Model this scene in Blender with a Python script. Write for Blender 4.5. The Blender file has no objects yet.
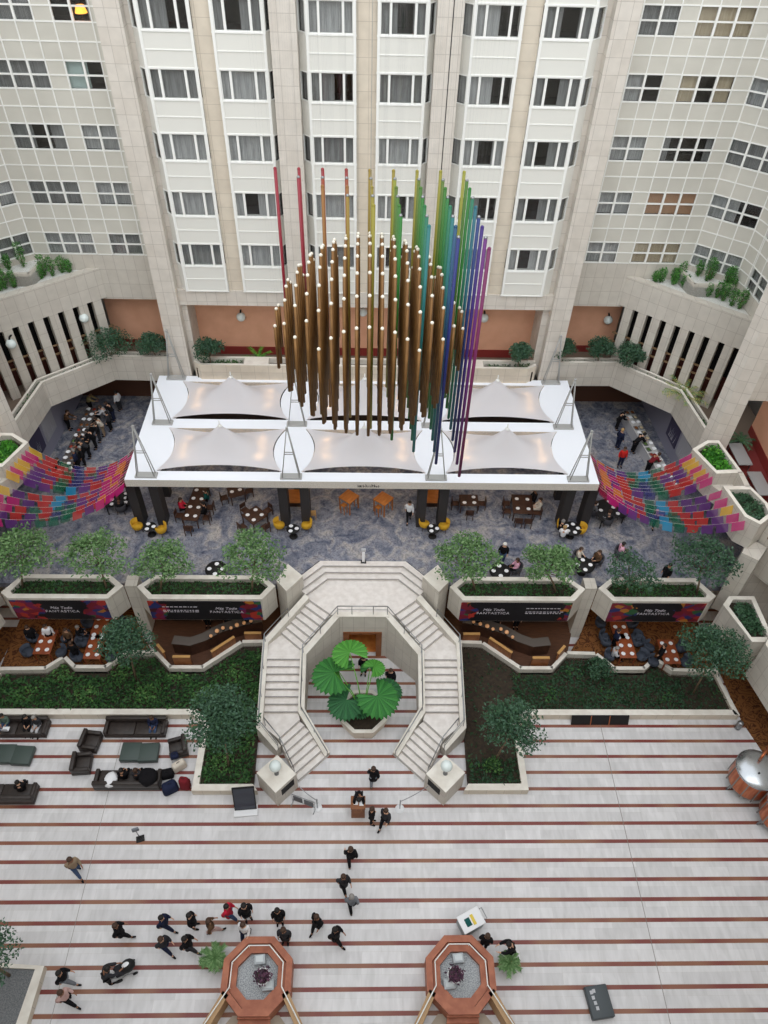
import bpy, bmesh, math, random
from mathutils import Vector, Matrix
PI = math.pi
RND = random.Random(7)
SC = bpy.context.scene
COL = SC.collection

# ------------------------------------------------------------------ camera, sky, exposure
cam_d = bpy.data.cameras.new('camera'); cam = bpy.data.objects.new('camera', cam_d); COL.objects.link(cam)
cam_d.sensor_fit = 'VERTICAL'; cam_d.sensor_height = 36.0; cam_d.lens = 36.0 * 739.43 / 1024
cam_d.clip_start = 0.1; cam_d.clip_end = 300
_p, _y, _r = 0.8014, 0.0365, -0.0343
_f = Vector((math.sin(_y) * math.cos(_p), math.cos(_y) * math.cos(_p), -math.sin(_p)))
_ri = Vector((math.cos(_y), -math.sin(_y), 0)); _dn = _f.cross(_ri)
_R = _ri * math.cos(_r) + _dn * math.sin(_r); _D = _dn * math.cos(_r) - _ri * math.sin(_r)
cam.matrix_world = Matrix(((_R.x, -_D.x, -_f.x, 0), (_R.y, -_D.y, -_f.y, 0), (_R.z, -_D.z, -_f.z, 38.0), (0, 0, 0, 1)))
SC.camera = cam
world = bpy.data.worlds.new('overcast_sky'); SC.world = world; world.use_nodes = True
_bg = world.node_tree.nodes['Background']; _bg.inputs[0].default_value = (0.93, 0.965, 1.0, 1); _bg.inputs[1].default_value = 1.45
sun_d = bpy.data.lights.new('daylight_through_roof', 'SUN'); sun = bpy.data.objects.new('daylight_through_roof', sun_d); COL.objects.link(sun)
sun_d.energy = 1.3; sun_d.angle = math.radians(75); sun_d.color = (.98, .99, 1.0); sun.rotation_euler = (math.radians(40), 0, math.radians(-6))
SC.view_settings.view_transform = 'Standard'; SC.view_settings.look = 'None'
SC.view_settings.gamma = 1.0; SC.view_settings.use_curve_mapping = False; SC.view_settings.exposure = 0.16
try:
    SC.cycles.max_bounces = 8; SC.cycles.diffuse_bounces = 4; SC.cycles.transparent_max_bounces = 12
except Exception: pass

# ------------------------------------------------------------------ helpers
XC = -0.1                                   # the atrium's axis of symmetry
def mx(x): return 2 * XC - x
def srgb(r, g, b):
    f = lambda c: (c / 255 / 12.92) if c / 255 <= 0.04045 else ((c / 255 + 0.055) / 1.055) ** 2.4
    return (f(r), f(g), f(b), 1)
MATS = {}
def mat(name, rgb=(200, 200, 200), rough=0.7, metal=0.0, emit=None, strength=0.0, spec=0.4, alpha=None):
    if name in MATS: return MATS[name]
    m = bpy.data.materials.new(name); m.use_nodes = True; b = m.node_tree.nodes['Principled BSDF']
    b.inputs['Base Color'].default_value = srgb(*rgb); b.inputs['Roughness'].default_value = rough
    b.inputs['Metallic'].default_value = metal; b.inputs['Specular IOR Level'].default_value = spec
    if emit: b.inputs['Emission Color'].default_value = srgb(*emit); b.inputs['Emission Strength'].default_value = strength
    MATS[name] = m; return m
def nt(m):
    t = m.node_tree; return t, t.nodes, t.links, t.nodes['Principled BSDF']
def vary(m, c2, scale=3.0, detail=4.0, lo=0.35, hi=0.65, stretch=(1, 1, 1)):
    """blend the base colour with a second colour through noise"""
    t, N, L, b = nt(m); c1 = tuple(b.inputs['Base Color'].default_value)
    tc = N.new('ShaderNodeTexCoord'); mp = N.new('ShaderNodeMapping'); mp.inputs['Scale'].default_value = stretch
    n = N.new('ShaderNodeTexNoise'); n.inputs['Scale'].default_value = scale; n.inputs['Detail'].default_value = detail
    r = N.new('ShaderNodeValToRGB'); r.color_ramp.elements[0].position = lo; r.color_ramp.elements[1].position = hi
    r.color_ramp.elements[0].color = c1; r.color_ramp.elements[1].color = srgb(*c2)
    L.new(tc.outputs['Object'], mp.inputs[0]); L.new(mp.outputs[0], n.inputs['Vector']); L.new(n.outputs['Fac'], r.inputs[0]); L.new(r.outputs[0], b.inputs['Base Color'])
    return m
def tiles(name, c1, c2, mortar, w, h, ms=0.012, rough=0.55, off=0.0):
    m = mat(name, c1, rough); t, N, L, b = nt(m)
    tc = N.new('ShaderNodeTexCoord'); br = N.new('ShaderNodeTexBrick'); br.offset = off; br.squash = 1.0
    br.inputs['Scale'].default_value = 1.0; br.inputs['Brick Width'].default_value = w; br.inputs['Row Height'].default_value = h
    br.inputs['Mortar Size'].default_value = ms; br.inputs['Mortar Smooth'].default_value = 0.1; br.inputs['Bias'].default_value = 0.0
    br.inputs['Color1'].default_value = srgb(*c1); br.inputs['Color2'].default_value = srgb(*c2); br.inputs['Mortar'].default_value = srgb(*mortar)
    ns = N.new('ShaderNodeTexNoise'); ns.inputs['Scale'].default_value = 1.7; ns.inputs['Detail'].default_value = 5
    mx_ = N.new('ShaderNodeMixRGB'); mx_.blend_type = 'MULTIPLY'; mx_.inputs[0].default_value = 0.25
    L.new(tc.outputs['UV'], br.inputs['Vector']); L.new(tc.outputs['UV'], ns.inputs['Vector'])
    L.new(br.outputs['Color'], mx_.inputs[1]); L.new(ns.outputs['Fac'], mx_.inputs[2]); L.new(mx_.outputs[0], b.inputs['Base Color'])
    return m

class MB:
    """collects shapes and links them as ONE mesh object"""
    def __init__(s): s.v = []; s.f = []; s.m = []; s.sm = []
    def add(s, vs, fs, mi=0, smooth=False):
        o = len(s.v); s.v += [tuple(v) for v in vs]
        for f in fs: s.f.append([i + o for i in f]); s.m.append(mi); s.sm.append(smooth)
        return s
    def box(s, x0, x1, y0, y1, z0, z1, mi=0):
        return s.prism([(x0, y0), (x1, y0), (x1, y1), (x0, y1)], z0, z1, mi)
    def prism(s, poly, z0, z1, mi=0, top=None):
        a = sum(poly[i][0] * poly[(i + 1) % len(poly)][1] - poly[(i + 1) % len(poly)][0] * poly[i][1] for i in range(len(poly)))
        if a < 0: poly = poly[::-1]
        n = len(poly)
        if isinstance(z0, (int, float)): z0 = [z0] * n
        if isinstance(z1, (int, float)): z1 = [z1] * n
        if a < 0: z0 = z0[::-1]; z1 = z1[::-1]
        vs = [(p[0], p[1], z) for p, z in zip(poly, z0)] + [(p[0], p[1], z) for p, z in zip(poly, z1)]
        s.add(vs, [list(range(n))[::-1]] + [[i, (i + 1) % n, n + (i + 1) % n, n + i] for i in range(n)], mi)
        s.add(vs[n:], [list(range(n))], mi if top is None else top); return s
    def rbox(s, x0, x1, y0, y1, z0, z1, r=0.03, seg=2, mi=0, taper=0.0):
        bm = bmesh.new(); bmesh.ops.create_cube(bm, size=1)
        for v in bm.verts:
            k = 1 - taper * (v.co.z + .5)
            v.co = Vector(((x0 + x1) / 2 + v.co.x * (x1 - x0) * k, (y0 + y1) / 2 + v.co.y * (y1 - y0) * k, (z0 + z1) / 2 + v.co.z * (z1 - z0)))
        bmesh.ops.bevel(bm, geom=bm.edges[:], offset=r, segments=seg, profile=0.5, affect='EDGES')
        bm.verts.index_update(); s.add([v.co for v in bm.verts], [[v.index for v in f.verts] for f in bm.faces], mi, True); bm.free(); return s
    def wall(s, p, q, th, z0, z1, mi=0):
        """upright slab from p to q, th thick to the left of the way p>q"""
        d = Vector((q[0] - p[0], q[1] - p[1])).normalized(); n = Vector((-d.y, d.x)) * th
        return s.prism([p, q, (q[0] + n.x, q[1] + n.y), (p[0] + n.x, p[1] + n.y)], z0, z1, mi)
    def tube(s, pts, r, n=6, mi=0, cap=True):
        pts = [Vector(p) for p in pts]; rr = r if isinstance(r, (list, tuple)) else [r] * len(pts); rings = []
        for i, p in enumerate(pts):
            d = (pts[min(i + 1, len(pts) - 1)] - pts[max(i - 1, 0)]).normalized()
            a = d.cross(Vector((0, 0, 1)));
            if a.length < 1e-3: a = Vector((1, 0, 0))
            a.normalize(); b = d.cross(a)
            rings.append([p + (a * math.cos(2 * PI * k / n) + b * math.sin(2 * PI * k / n)) * rr[i] for k in range(n)])
        fs = [[i * n + k, i * n + (k + 1) % n, (i + 1) * n + (k + 1) % n, (i + 1) * n + k] for i in range(len(pts) - 1) for k in range(n)]
        if cap: fs += [list(range(n))[::-1], [(len(pts) - 1) * n + k for k in range(n)]]
        return s.add([v for r_ in rings for v in r_], fs, mi, True)
    def lathe(s, prof, c=(0, 0, 0), n=16, mi=0, a0=0.0, a1=2 * PI, smooth=True):
        full = abs(a1 - a0 - 2 * PI) < 1e-6; m = n if full else n + 1
        vs = [(c[0] + r * math.cos(a0 + (a1 - a0) * k / n), c[1] + r * math.sin(a0 + (a1 - a0) * k / n), c[2] + z) for r, z in prof for k in range(m)]
        fs = []
        for i in range(len(prof) - 1):
            for k in range(n):
                k2 = (k + 1) % m; fs.append([i * m + k, i * m + k2, (i + 1) * m + k2, (i + 1) * m + k])
        return s.add(vs, fs, mi, smooth)
    def ball(s, c, r, k=(1, 1, 1), n=10, mi=0):
        pr = [(math.sin(PI * i / n), -math.cos(PI * i / n)) for i in range(n + 1)]
        o = len(s.v); s.lathe([(max(a, 1e-4) * r, b * r) for a, b in pr], (0, 0, 0), n, mi)
        for i in range(o, len(s.v)): v = s.v[i]; s.v[i] = (c[0] + v[0] * k[0], c[1] + v[1] * k[1], c[2] + v[2] * k[2])
        return s
    def quad(s, a, b, c, d, mi=0): return s.add([a, b, c, d], [[0, 1, 2, 3]], mi)
    def leaf(s, p, size, mi=0, up=0.35, rnd=RND, asp=0.5):
        d = Vector((rnd.gauss(0, 1), rnd.gauss(0, 1), rnd.gauss(0, .6))).normalized()
        n = Vector((rnd.gauss(0, .7), rnd.gauss(0, .7), up + rnd.random())).normalized(); w = d.cross(n)
        if w.length < 1e-3: w = Vector((1, 0, 0))
        w.normalize(); p = Vector(p); L = size * rnd.uniform(.7, 1.3)
        return s.add([p, p + d * L * .5 + w * L * asp * .5, p + d * L, p + d * L * .5 - w * L * asp * .5], [[0, 1, 2, 3]], mi)
    def blob(s, c, r, n, size, mis=(0, 1, 2), k=(1, 1, .8), rnd=RND, inner=.35):
        for _ in range(n):
            d = Vector((rnd.gauss(0, 1), rnd.gauss(0, 1), rnd.gauss(0, 1))).normalized(); q = r * (inner + (1 - inner) * rnd.random() ** .5)
            s.leaf((c[0] + d.x * q * k[0], c[1] + d.y * q * k[1], c[2] + d.z * q * k[2]), size, rnd.choice(mis), rnd=rnd)
        return s
    def mesh(s, name, smooth=None):
        me = bpy.data.meshes.new(name); me.from_pydata(s.v, [], s.f)
        me.polygons.foreach_set('material_index', s.m); me.polygons.foreach_set('use_smooth', s.sm)
        uv = me.uv_layers.new(name='UVMap').data
        for p in me.polygons:
            n = p.normal
            if abs(n.z) > 0.7:
                for li in p.loop_indices: co = me.vertices[me.loops[li].vertex_index].co; uv[li].uv = (co.x, co.y)
            else:
                t = Vector((-n.y, n.x, 0)).normalized()
                for li in p.loop_indices: co = me.vertices[me.loops[li].vertex_index].co; uv[li].uv = (co.dot(t), co.z)
        me.update(); return me
    def build(s, name, mats, parent=None, loc=None, rz=0.0):
        me = s.mesh(name); mats = mats if isinstance(mats, (list, tuple)) else [mats]
        for m in mats: me.materials.append(m)
        return put(name, me, parent, loc, rz)
def put(name, data, parent=None, loc=None, rz=0.0, mats=None):
    o = bpy.data.objects.new(name, data); COL.objects.link(o)
    if parent is not None: o.parent = parent
    if loc is not None: o.location = loc
    if rz: o.rotation_euler = (0, 0, rz)
    if mats:
        for i, m in enumerate(mats): o.material_slots[i].link = 'OBJECT'; o.material_slots[i].material = m
    return o
def tag(o, label=None, cat=None, group=None, kind=None):
    if label: o['label'] = label
    if cat: o['category'] = cat
    if group: o['group'] = group
    if kind: o['kind'] = kind
    return o
def thing(name, label, cat, loc=(0, 0, 0), rz=0.0, group=None):
    o = bpy.data.objects.new(name, None); COL.objects.link(o); o.location = loc; o.rotation_euler = (0, 0, rz); o.empty_display_size = .1
    return tag(o, label, cat, group)
KIDS = {}
def copy_tree(src, loc, rz=0.0, label=None, group=None, scale=None):
    kids = {}
    for o in SC.objects:
        if o.parent is not None: kids.setdefault(o.parent.name, []).append(o)
    def cp(o, parent):
        c = o.copy(); COL.objects.link(c)
        if parent is not None: c.parent = parent
        for k in kids.get(o.name, []): cp(k, c)
        return c
    r = cp(src, None); r.location = loc; r.rotation_euler = (0, 0, rz)
    if scale: r.scale = (scale,) * 3
    if label: r['label'] = label
    if group: r['group'] = group
    return r
def struct(mb, name, mats, label=None, cat=None, parent=None):
    o = mb.build(name, mats, parent)
    if parent is None: tag(o, label, cat, kind='structure')
    return o

# ------------------------------------------------------------------ materials
stone = tiles('travertine_cladding', (226, 219, 209), (218, 210, 199), (190, 182, 172), 0.62, 0.77)
stone2 = tiles('pale_stone_tiles', (216, 210, 199), (208, 201, 190), (184, 176, 166), 0.62, 0.95)
rim = vary(mat('pale_coping_stone', (232, 227, 217), .5), (218, 211, 200), 2.0)
pier_m = tiles('warm_stone_pier', (228, 217, 199), (222, 210, 192), (196, 184, 168), 0.92, 0.76)
panel_w = mat('white_ribbed_panel', (222, 221, 214), .5); panel_g = vary(mat('grey_facade_panel', (207, 204, 194), .55), (199, 196, 186), 0.6)
white = mat('white_frame', (238, 238, 234), .4)
pink = vary(mat('terracotta_plaster', (228, 174, 143), .8), (220, 165, 135), 1.2); redbase = mat('dark_red_skirting', (132, 48, 44), .6)
dark = mat('painted_recess_shade', (22, 20, 20), .9); soffit = mat('dim_soffit', (120, 105, 92), .8)  # near-black backing paints in the shade inside rooms and wall slots
def glass_mat():
    m = bpy.data.materials.new('tinted_window_glass'); m.use_nodes = True; N = m.node_tree.nodes; L = m.node_tree.links
    N.remove(N['Principled BSDF']); o = N['Material Output']
    t = N.new('ShaderNodeBsdfTransparent'); t.inputs[0].default_value = (.86, .87, .87, 1)
    g = N.new('ShaderNodeBsdfGlossy'); g.inputs['Roughness'].default_value = .05; g.inputs[0].default_value = (.8, .8, .8, 1)
    x = N.new('ShaderNodeMixShader'); x.inputs[0].default_value = .07
    L.new(t.outputs[0], x.inputs[1]); L.new(g.outputs[0], x.inputs[2]); L.new(x.outputs[0], o.inputs[0]); return m
glass = glass_mat()
def floor_mat():
    m = mat('travertine_floor_with_granite_bands', (214, 209, 203), .32, spec=.35); t, N, L, b = nt(m)
    tc = N.new('ShaderNodeTexCoord'); sx = N.new('ShaderNodeSeparateXYZ'); L.new(tc.outputs['Object'], sx.inputs[0])
    def math_(op, a, bb):
        n = N.new('ShaderNodeMath'); n.operation = op
        for i, q in enumerate((a, bb)):
            if isinstance(q, (int, float)): n.inputs[i].default_value = q
            elif q is not None: L.new(q, n.inputs[i])
        return n.outputs[0]
    y = math_('DIVIDE', math_('SUBTRACT', sx.outputs[1], 20.137 - 0.09 - 45.0), 0.9)
    fr = math_('FRACT', y, None); band = math_('LESS_THAN', fr, 0.2)
    row = math_('FLOOR', y, None)
    cb = N.new('ShaderNodeCombineXYZ'); L.new(math_('DIVIDE', sx.outputs[0], 2.2), cb.inputs[0]); L.new(math_('MULTIPLY', row, 7.31), cb.inputs[1])
    ns = N.new('ShaderNodeTexNoise'); ns.inputs['Scale'].default_value = 1.0; ns.inputs['Detail'].default_value = 1.0; L.new(cb.outputs[0], ns.inputs['Vector'])
    rp = N.new('ShaderNodeValToRGB'); rp.color_ramp.elements[0].color = srgb(122, 62, 56); rp.color_ramp.elements[0].position = .42
    rp.color_ramp.elements[1].color = srgb(140, 96, 74); rp.color_ramp.elements[1].position = .62; L.new(ns.outputs['Fac'], rp.inputs[0])
    # slabs: brick pattern with cloudy veins
    mp = N.new('ShaderNodeMapping'); L.new(tc.outputs['Object'], mp.inputs[0])
    br = N.new('ShaderNodeTexBrick'); br.offset = .5; L.new(mp.outputs[0], br.inputs['Vector']); br.inputs['Scale'].default_value = 1
    br.inputs['Brick Width'].default_value = 1.8; br.inputs['Row Height'].default_value = .45; br.inputs['Mortar Size'].default_value = .003
    br.inputs['Color1'].default_value = srgb(223, 221, 222); br.inputs['Color2'].default_value = srgb(209, 207, 208); br.inputs['Mortar'].default_value = srgb(196, 190, 184)
    v = N.new('ShaderNodeTexNoise'); v.inputs['Scale'].default_value = 1.6; v.inputs['Detail'].default_value = 6; v.inputs['Distortion'].default_value = .6
    m2 = N.new('ShaderNodeMapping'); m2.inputs['Scale'].default_value = (2.2, .6, 1); L.new(tc.outputs['Object'], m2.inputs[0]); L.new(m2.outputs[0], v.inputs['Vector'])
    vr = N.new('ShaderNodeValToRGB'); vr.color_ramp.elements[0].position = .3; vr.color_ramp.elements[0].color = (.78, .78, .77, 1); vr.color_ramp.elements[1].position = .7; vr.color_ramp.elements[1].color = (1, 1, 1, 1)
    L.new(v.outputs['Fac'], vr.inputs[0])
    mu = N.new('ShaderNodeMixRGB'); mu.blend_type = 'MULTIPLY'; mu.inputs[0].default_value = .8; L.new(br.outputs[0], mu.inputs[1]); L.new(vr.outputs[0], mu.inputs[2])
    mi = N.new('ShaderNodeMixRGB'); L.new(band, mi.inputs[0]); L.new(mu.outputs[0], mi.inputs[1]); L.new(rp.outputs[0], mi.inputs[2])
    # two movement joints running away from the viewer
    jt = math_('MAXIMUM', math_('LESS_THAN', math_('ABSOLUTE', math_('SUBTRACT', sx.outputs[0], 13.35), None), .02), math_('LESS_THAN', math_('ABSOLUTE', math_('SUBTRACT', sx.outputs[0], -13.2), None), .014))
    mj = N.new('ShaderNodeMixRGB'); L.new(math_('MULTIPLY', jt, .75), mj.inputs[0]); L.new(mi.outputs[0], mj.inputs[1]); mj.inputs[2].default_value = srgb(120, 112, 104)
    L.new(mj.outputs[0], b.inputs['Base Color']); return m
floor_m = floor_mat()
def carpet_mat():
    m = mat('mottled_blue_grey_carpet', (104, 108, 126), .95, spec=.1); t, N, L, b = nt(m); tc = N.new('ShaderNodeTexCoord')
    n1 = N.new('ShaderNodeTexNoise'); n1.inputs['Scale'].default_value = 1.05; n1.inputs['Detail'].default_value = 7; n1.inputs['Distortion'].default_value = 1.2
    r1 = N.new('ShaderNodeValToRGB'); e = r1.color_ramp.elements; e[0].position = .3; e[0].color = srgb(88, 94, 112); e[1].position = .72; e[1].color = srgb(180, 174, 168)
    q = e.new(.5); q.color = srgb(136, 138, 148)
    n2 = N.new('ShaderNodeTexNoise'); n2.inputs['Scale'].default_value = 3.5; n2.inputs['Detail'].default_value = 4; n2.inputs['Distortion'].default_value = 2.5
    r2 = N.new('ShaderNodeValToRGB'); r2.color_ramp.elements[0].position = .36; r2.color_ramp.elements[0].color = (.55, .55, .6, 1); r2.color_ramp.elements[1].position = .56; r2.color_ramp.elements[1].color = (1.05, 1.05, 1.05, 1)
    wv = N.new('ShaderNodeTexWave'); wv.wave_type = 'RINGS'; wv.rings_direction = 'SPHERICAL'; wv.inputs['Scale'].default_value = .8; wv.inputs['Distortion'].default_value = 3; wv.inputs['Detail'].default_value = 2
    mp = N.new('ShaderNodeMapping'); mp.inputs['Location'].default_value = (1.0, -31.5, -4.1); L.new(tc.outputs['Object'], mp.inputs[0]); L.new(mp.outputs[0], wv.inputs['Vector'])
    r3 = N.new('ShaderNodeValToRGB'); r3.color_ramp.elements[0].position = .1; r3.color_ramp.elements[0].color = (.62, .62, .66, 1); r3.color_ramp.elements[1].position = .4; r3.color_ramp.elements[1].color = (1, 1, 1, 1)
    L.new(wv.outputs['Fac'], r3.inputs[0])
    x = N.new('ShaderNodeMixRGB'); x.blend_type = 'MULTIPLY'; x.inputs[0].default_value = .9; x2 = N.new('ShaderNodeMixRGB'); x2.blend_type = 'MULTIPLY'; x2.inputs[0].default_value = .22
    for n in (n1, n2): L.new(tc.outputs['Object'], n.inputs['Vector'])
    L.new(n1.outputs['Fac'], r1.inputs[0]); L.new(n2.outputs['Fac'], r2.inputs[0]); L.new(r1.outputs[0], x.inputs[1]); L.new(r2.outputs[0], x.inputs[2])
    L.new(x.outputs[0], x2.inputs[1]); L.new(r3.outputs[0], x2.inputs[2]); L.new(x2.outputs[0], b.inputs['Base Color']); return m
carpet = carpet_mat()
def swirl_mat():
    m = mat('swirled_amber_carpet', (126, 74, 34), .95, spec=.1); t, N, L, b = nt(m); tc = N.new('ShaderNodeTexCoord')
    n = N.new('ShaderNodeTexNoise'); n.inputs['Scale'].default_value = 1.5; n.inputs['Detail'].default_value = 1.5; n.inputs['Distortion'].default_value = 1.5
    a = N.new('ShaderNodeMath'); a.operation = 'MULTIPLY'; a.inputs[1].default_value = 11; f = N.new('ShaderNodeMath'); f.operation = 'PINGPONG'; f.inputs[1].default_value = 1
    r = N.new('ShaderNodeValToRGB'); r.color_ramp.elements[0].position = .1; r.color_ramp.elements[0].color = srgb(72, 44, 30); r.color_ramp.elements[1].position = .6; r.color_ramp.elements[1].color = srgb(122, 80, 46)
    L.new(tc.outputs['Object'], n.inputs['Vector']); L.new(n.outputs['Fac'], a.inputs[0]); L.new(a.outputs[0], f.inputs[0]); L.new(f.outputs[0], r.inputs[0]); L.new(r.outputs[0], b.inputs['Base Color']); return m
swirl = swirl_mat()
wood = vary(mat('oiled_wood', (146, 92, 52), .5), (120, 70, 38), 2.0, stretch=(1, 8, 1)); wood_d = vary(mat('dark_walnut', (74, 46, 32), .5), (56, 34, 24), 3.0)
deck = vary(mat('brown_timber_floor', (92, 60, 42), .5), (74, 48, 34), 3.0, stretch=(1, 9, 1)); oak = mat('light_oak', (196, 150, 92), .5)
metal = mat('brushed_steel', (150, 152, 154), .35, .9); metal_g = mat('painted_grey_steel', (168, 168, 166), .5); black = mat('matt_black', (24, 23, 24), .7)
soil = vary(mat('dark_soil', (46, 38, 32), .95), (62, 52, 40), 6)
def leafmat(n, c): return mat(n, c, .6, spec=.25)
GR_D = [leafmat('leaf_deep', (46, 74, 52)), leafmat('leaf_mid', (62, 94, 66)), leafmat('leaf_blue_green', (74, 104, 84))]
GR_L = [leafmat('leaf_fresh', (76, 110, 62)), leafmat('leaf_soft', (94, 128, 78)), leafmat('leaf_pale', (116, 146, 98))]
GR_G = [leafmat('ivy_dark', (36, 64, 36)), leafmat('ivy_mid', (56, 94, 48)), leafmat('ivy_light', (88, 126, 66))]
GR_B = [leafmat('bright_leaf', (72, 140, 40)), leafmat('bright_leaf_dark', (44, 104, 30)), leafmat('bright_leaf_light', (104, 168, 62))]
bark = vary(mat('grey_brown_bark', (132, 112, 90), .9), (104, 86, 68), 8)
# ------------------------------------------------------------------ the shell of the atrium
struct(MB().box(-27, 27, -6, 47, -.3, 0), 'floor', floor_m, 'pale travertine lobby floor with red granite bands', 'floor')
encl = mat('pale_atrium_wall', (206, 202, 194), .7)
struct(MB().box(-28, 28, -6.6, -6, 0, 37), 'wall_front', encl, 'pale wall behind the viewer', 'wall')
for nm, x0, x1 in (('wall_left', -28, -27), ('wall_right', 27, 28)):
    struct(MB().box(x0, x1, -6, 46.5, 0, 37), nm, encl, 'pale outer side wall of the atrium', 'wall')

struct(MB().box(-27, 27, 46.5, 47, 0, 37), 'wall_rear', encl, 'pale rear wall of the building', 'wall')
F, ZB = 3.023, 16.28                         # storey height, sill of the lowest bedroom windows
# ---- bedroom windows
def frame_mesh(ws, hs, t=.06, d=.08, post=None):
    """front frame: local x along the wall, y into the building, z up"""
    m = MB(); W = sum(ws); H = sum(hs)
    xs = [0]; [xs.append(xs[-1] + w) for w in ws]; zs = [0]; [zs.append(zs[-1] + h) for h in hs]
    for i, x in enumerate(xs):
        e = t if 0 < i < len(xs) - 1 else t * .8
        m.box(max(0, x - e), min(W, x + e), -.03, d, 0, H)
    for i, z in enumerate(zs):
        e = t * .6 if 0 < i < len(zs) - 1 else t * .7
        for k in range(len(ws)): m.box(xs[k] + t * .8, xs[k + 1] - t * .8, -.025, d, max(0, z - e), min(H, z + e))
    return m
def pane_mesh(W, H): return MB().box(.02, W - .02, .035, .05, .02, H - .02)
def curtain_mesh(W, H, spans, seed):
    r = random.Random(seed); m = MB()
    for a, b in spans:
        n = max(4, int((b - a) * W / .07)); vs = []
        for i in range(n + 1):
            x = (a + (b - a) * i / n) * W; y = .22 + (.035 if i % 2 else -.02) + r.uniform(-.015, .015); vs += [(x, y, .02), (x, y, H - .02)]
        m.add(vs, [[2 * i, 2 * i + 2, 2 * i + 3, 2 * i + 1] for i in range(n)], 0, True)
    return m
curt = {'grey': vary(mat('grey_net_curtain', (222, 222, 222), .9), (172, 172, 172), 4, stretch=(6, 6, .2)), 'dull': vary(mat('dull_grey_curtain', (178, 178, 178), .9), (132, 132, 132), 4, stretch=(6, 6, .2)),
        'mint': mat('pale_mint_curtain', (214, 232, 228), .9), 'tan': vary(mat('beige_curtain_painted_lit', (236, 220, 192), .9), (206, 186, 158), 4, stretch=(6, 6, .2)), 'rust': mat('copper_curtain_painted_lit', (222, 176, 142), .9)}  # warm light of lit rooms is painted into the beige and copper tones
SPANS = {'full': [(0, 1)], 'left': [(0, .38), (.72, 1)], 'right': [(0, .2), (.55, 1)], 'open': [(0, .16), (.86, 1)], 'half': [(0, .55)], 'dark': [(.9, 1)]}
lampglow = mat('lit_bedroom_lamp', (255, 190, 90), .6, emit=(255, 170, 60), strength=2.5)
WCACHE = {}; WN = [0]
def window(o, rz, kind, curtain='grey', span='full'):
    ws, hs = {'bay': ([.5, 1.2, .5], [1.37]), 'side': ([.78], [1.37]), 'two': ([.955] * 2, [.67, .67]), 'three': ([.955] * 3, [.67, .67])}[kind]
    W, H = sum(ws), sum(hs); k = (kind,)
    if k not in WCACHE: f = frame_mesh(ws, hs).mesh('window_frame'); f.materials.append(white); p = pane_mesh(W, H).mesh('glass_pane'); p.materials.append(glass); WCACHE[k] = (f, p)
    k2 = (kind, span)
    if k2 not in WCACHE: c = curtain_mesh(W, H, SPANS[span], hash(kind + span) % 99).mesh('curtain'); c.materials.append(curt['grey']); WCACHE[k2] = c
    f, p = WCACHE[k]; WN[0] += 1
    w = put('window_%d' % WN[0], f, None, o, rz); tag(w, kind='structure')
    put('glass_pane', p, w); put('curtain', WCACHE[k2], w, mats=[curt[curtain]])
    return w
# ---- central facade with six bays
BAYS = [(-11.03, -8.45, -1, .36), (-7.54, -4.98, 1, .25), (-3.04, -.62, -1, .4), (.40, 2.86, 1, .33), (4.95, 7.38, -1, .47), (8.27, 10.83, 1, .5)]
for bi, (x0, x1, sd, cd) in enumerate(BAYS):
    b = MB(); W = x1 - x0; g = .13
    ca = x0 - cd if sd < 0 else x1 + cd; cb = x0 if sd < 0 else x1        # chamfer back / front corner
    for j in range(-1, 6):
        z1 = ZB + F * j + F; z0 = ZB + F * j + 1.37 if j >= 0 else ZB - 1.66
        if j < 0: z1 = ZB
        zm = (z0 + z1) / 2
        b.prism([(x0, 41.3), (x1, 41.3), (x1, 41.7), (x0, 41.7)], z0, z1, 0)
        b.prism([(ca, 41.7), (cb, 41.3), (cb, 41.7)], z0, z1, 0)
        b.box(x0, x1, 41.27, 41.31, zm - .02, zm + .02, 1); b.box(x0 - .02, x1 + .02, 41.26, 41.32, z1 - .07, z1, 1); b.box(x0 - .02, x1 + .02, 41.26, 41.32, z0, z0 + .07, 1)
    for x in (x0, x1 - g): b.box(x, x + g, 41.25, 41.36, ZB - 1.66, ZB + 6 * F, 1)
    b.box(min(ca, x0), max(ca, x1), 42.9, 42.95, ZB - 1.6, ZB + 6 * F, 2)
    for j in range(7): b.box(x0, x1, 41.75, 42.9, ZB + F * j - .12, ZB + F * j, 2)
    struct(b, 'wall_bay', [panel_w, white, dark], 'white panelled window bay of the hotel facade', 'wall')
    for j in range(6):
        cs = RND.choice(['grey', 'grey', 'dull', 'grey', 'dull']); sp = RND.choice(['full', 'full', 'left', 'right', 'half', 'full', 'open'])
        w = window((x0 + g, 41.33, ZB + F * j), 0, 'bay', cs, sp); w.scale = ((W - 2 * g) / 2.2, 1, 1)
        sw = math.hypot(cd, .4)
        if sd < 0: v = window((ca, 41.7, ZB + F * j), math.atan2(-.4, cd), 'side', cs, 'full')
        else: v = window((cb, 41.3, ZB + F * j), math.atan2(.4, cd), 'side', cs, 'full')
        v.scale = (sw / .78, 1, 1)
wb = MB()
for a, c in ((-8.45, -7.54), (-.62, .40), (7.38, 8.27)): wb.box(a, c, 41.5, 42.1, 13.6, 36, 0)
struct(wb, 'wall_back', [pier_m], 'narrow stone piers between the paired window bays', 'wall')
struct(MB().box(-11.9, 11.7, 41.42, 42.1, 13.6, 14.62).box(-11.9, 11.7, 42.1, 43.6, 13.55, 13.6), 'wall_back_band', [stone], 'stone band under the window bays', 'wall')
for a, c in ((-4.72, -3.45), (3.2, 4.46)):
    struct(MB().box(a, c, 40.9, 42.1, 13.6, 36), 'pillar', [stone], 'stone pier running up between the middle window bays', 'pillar')
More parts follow.
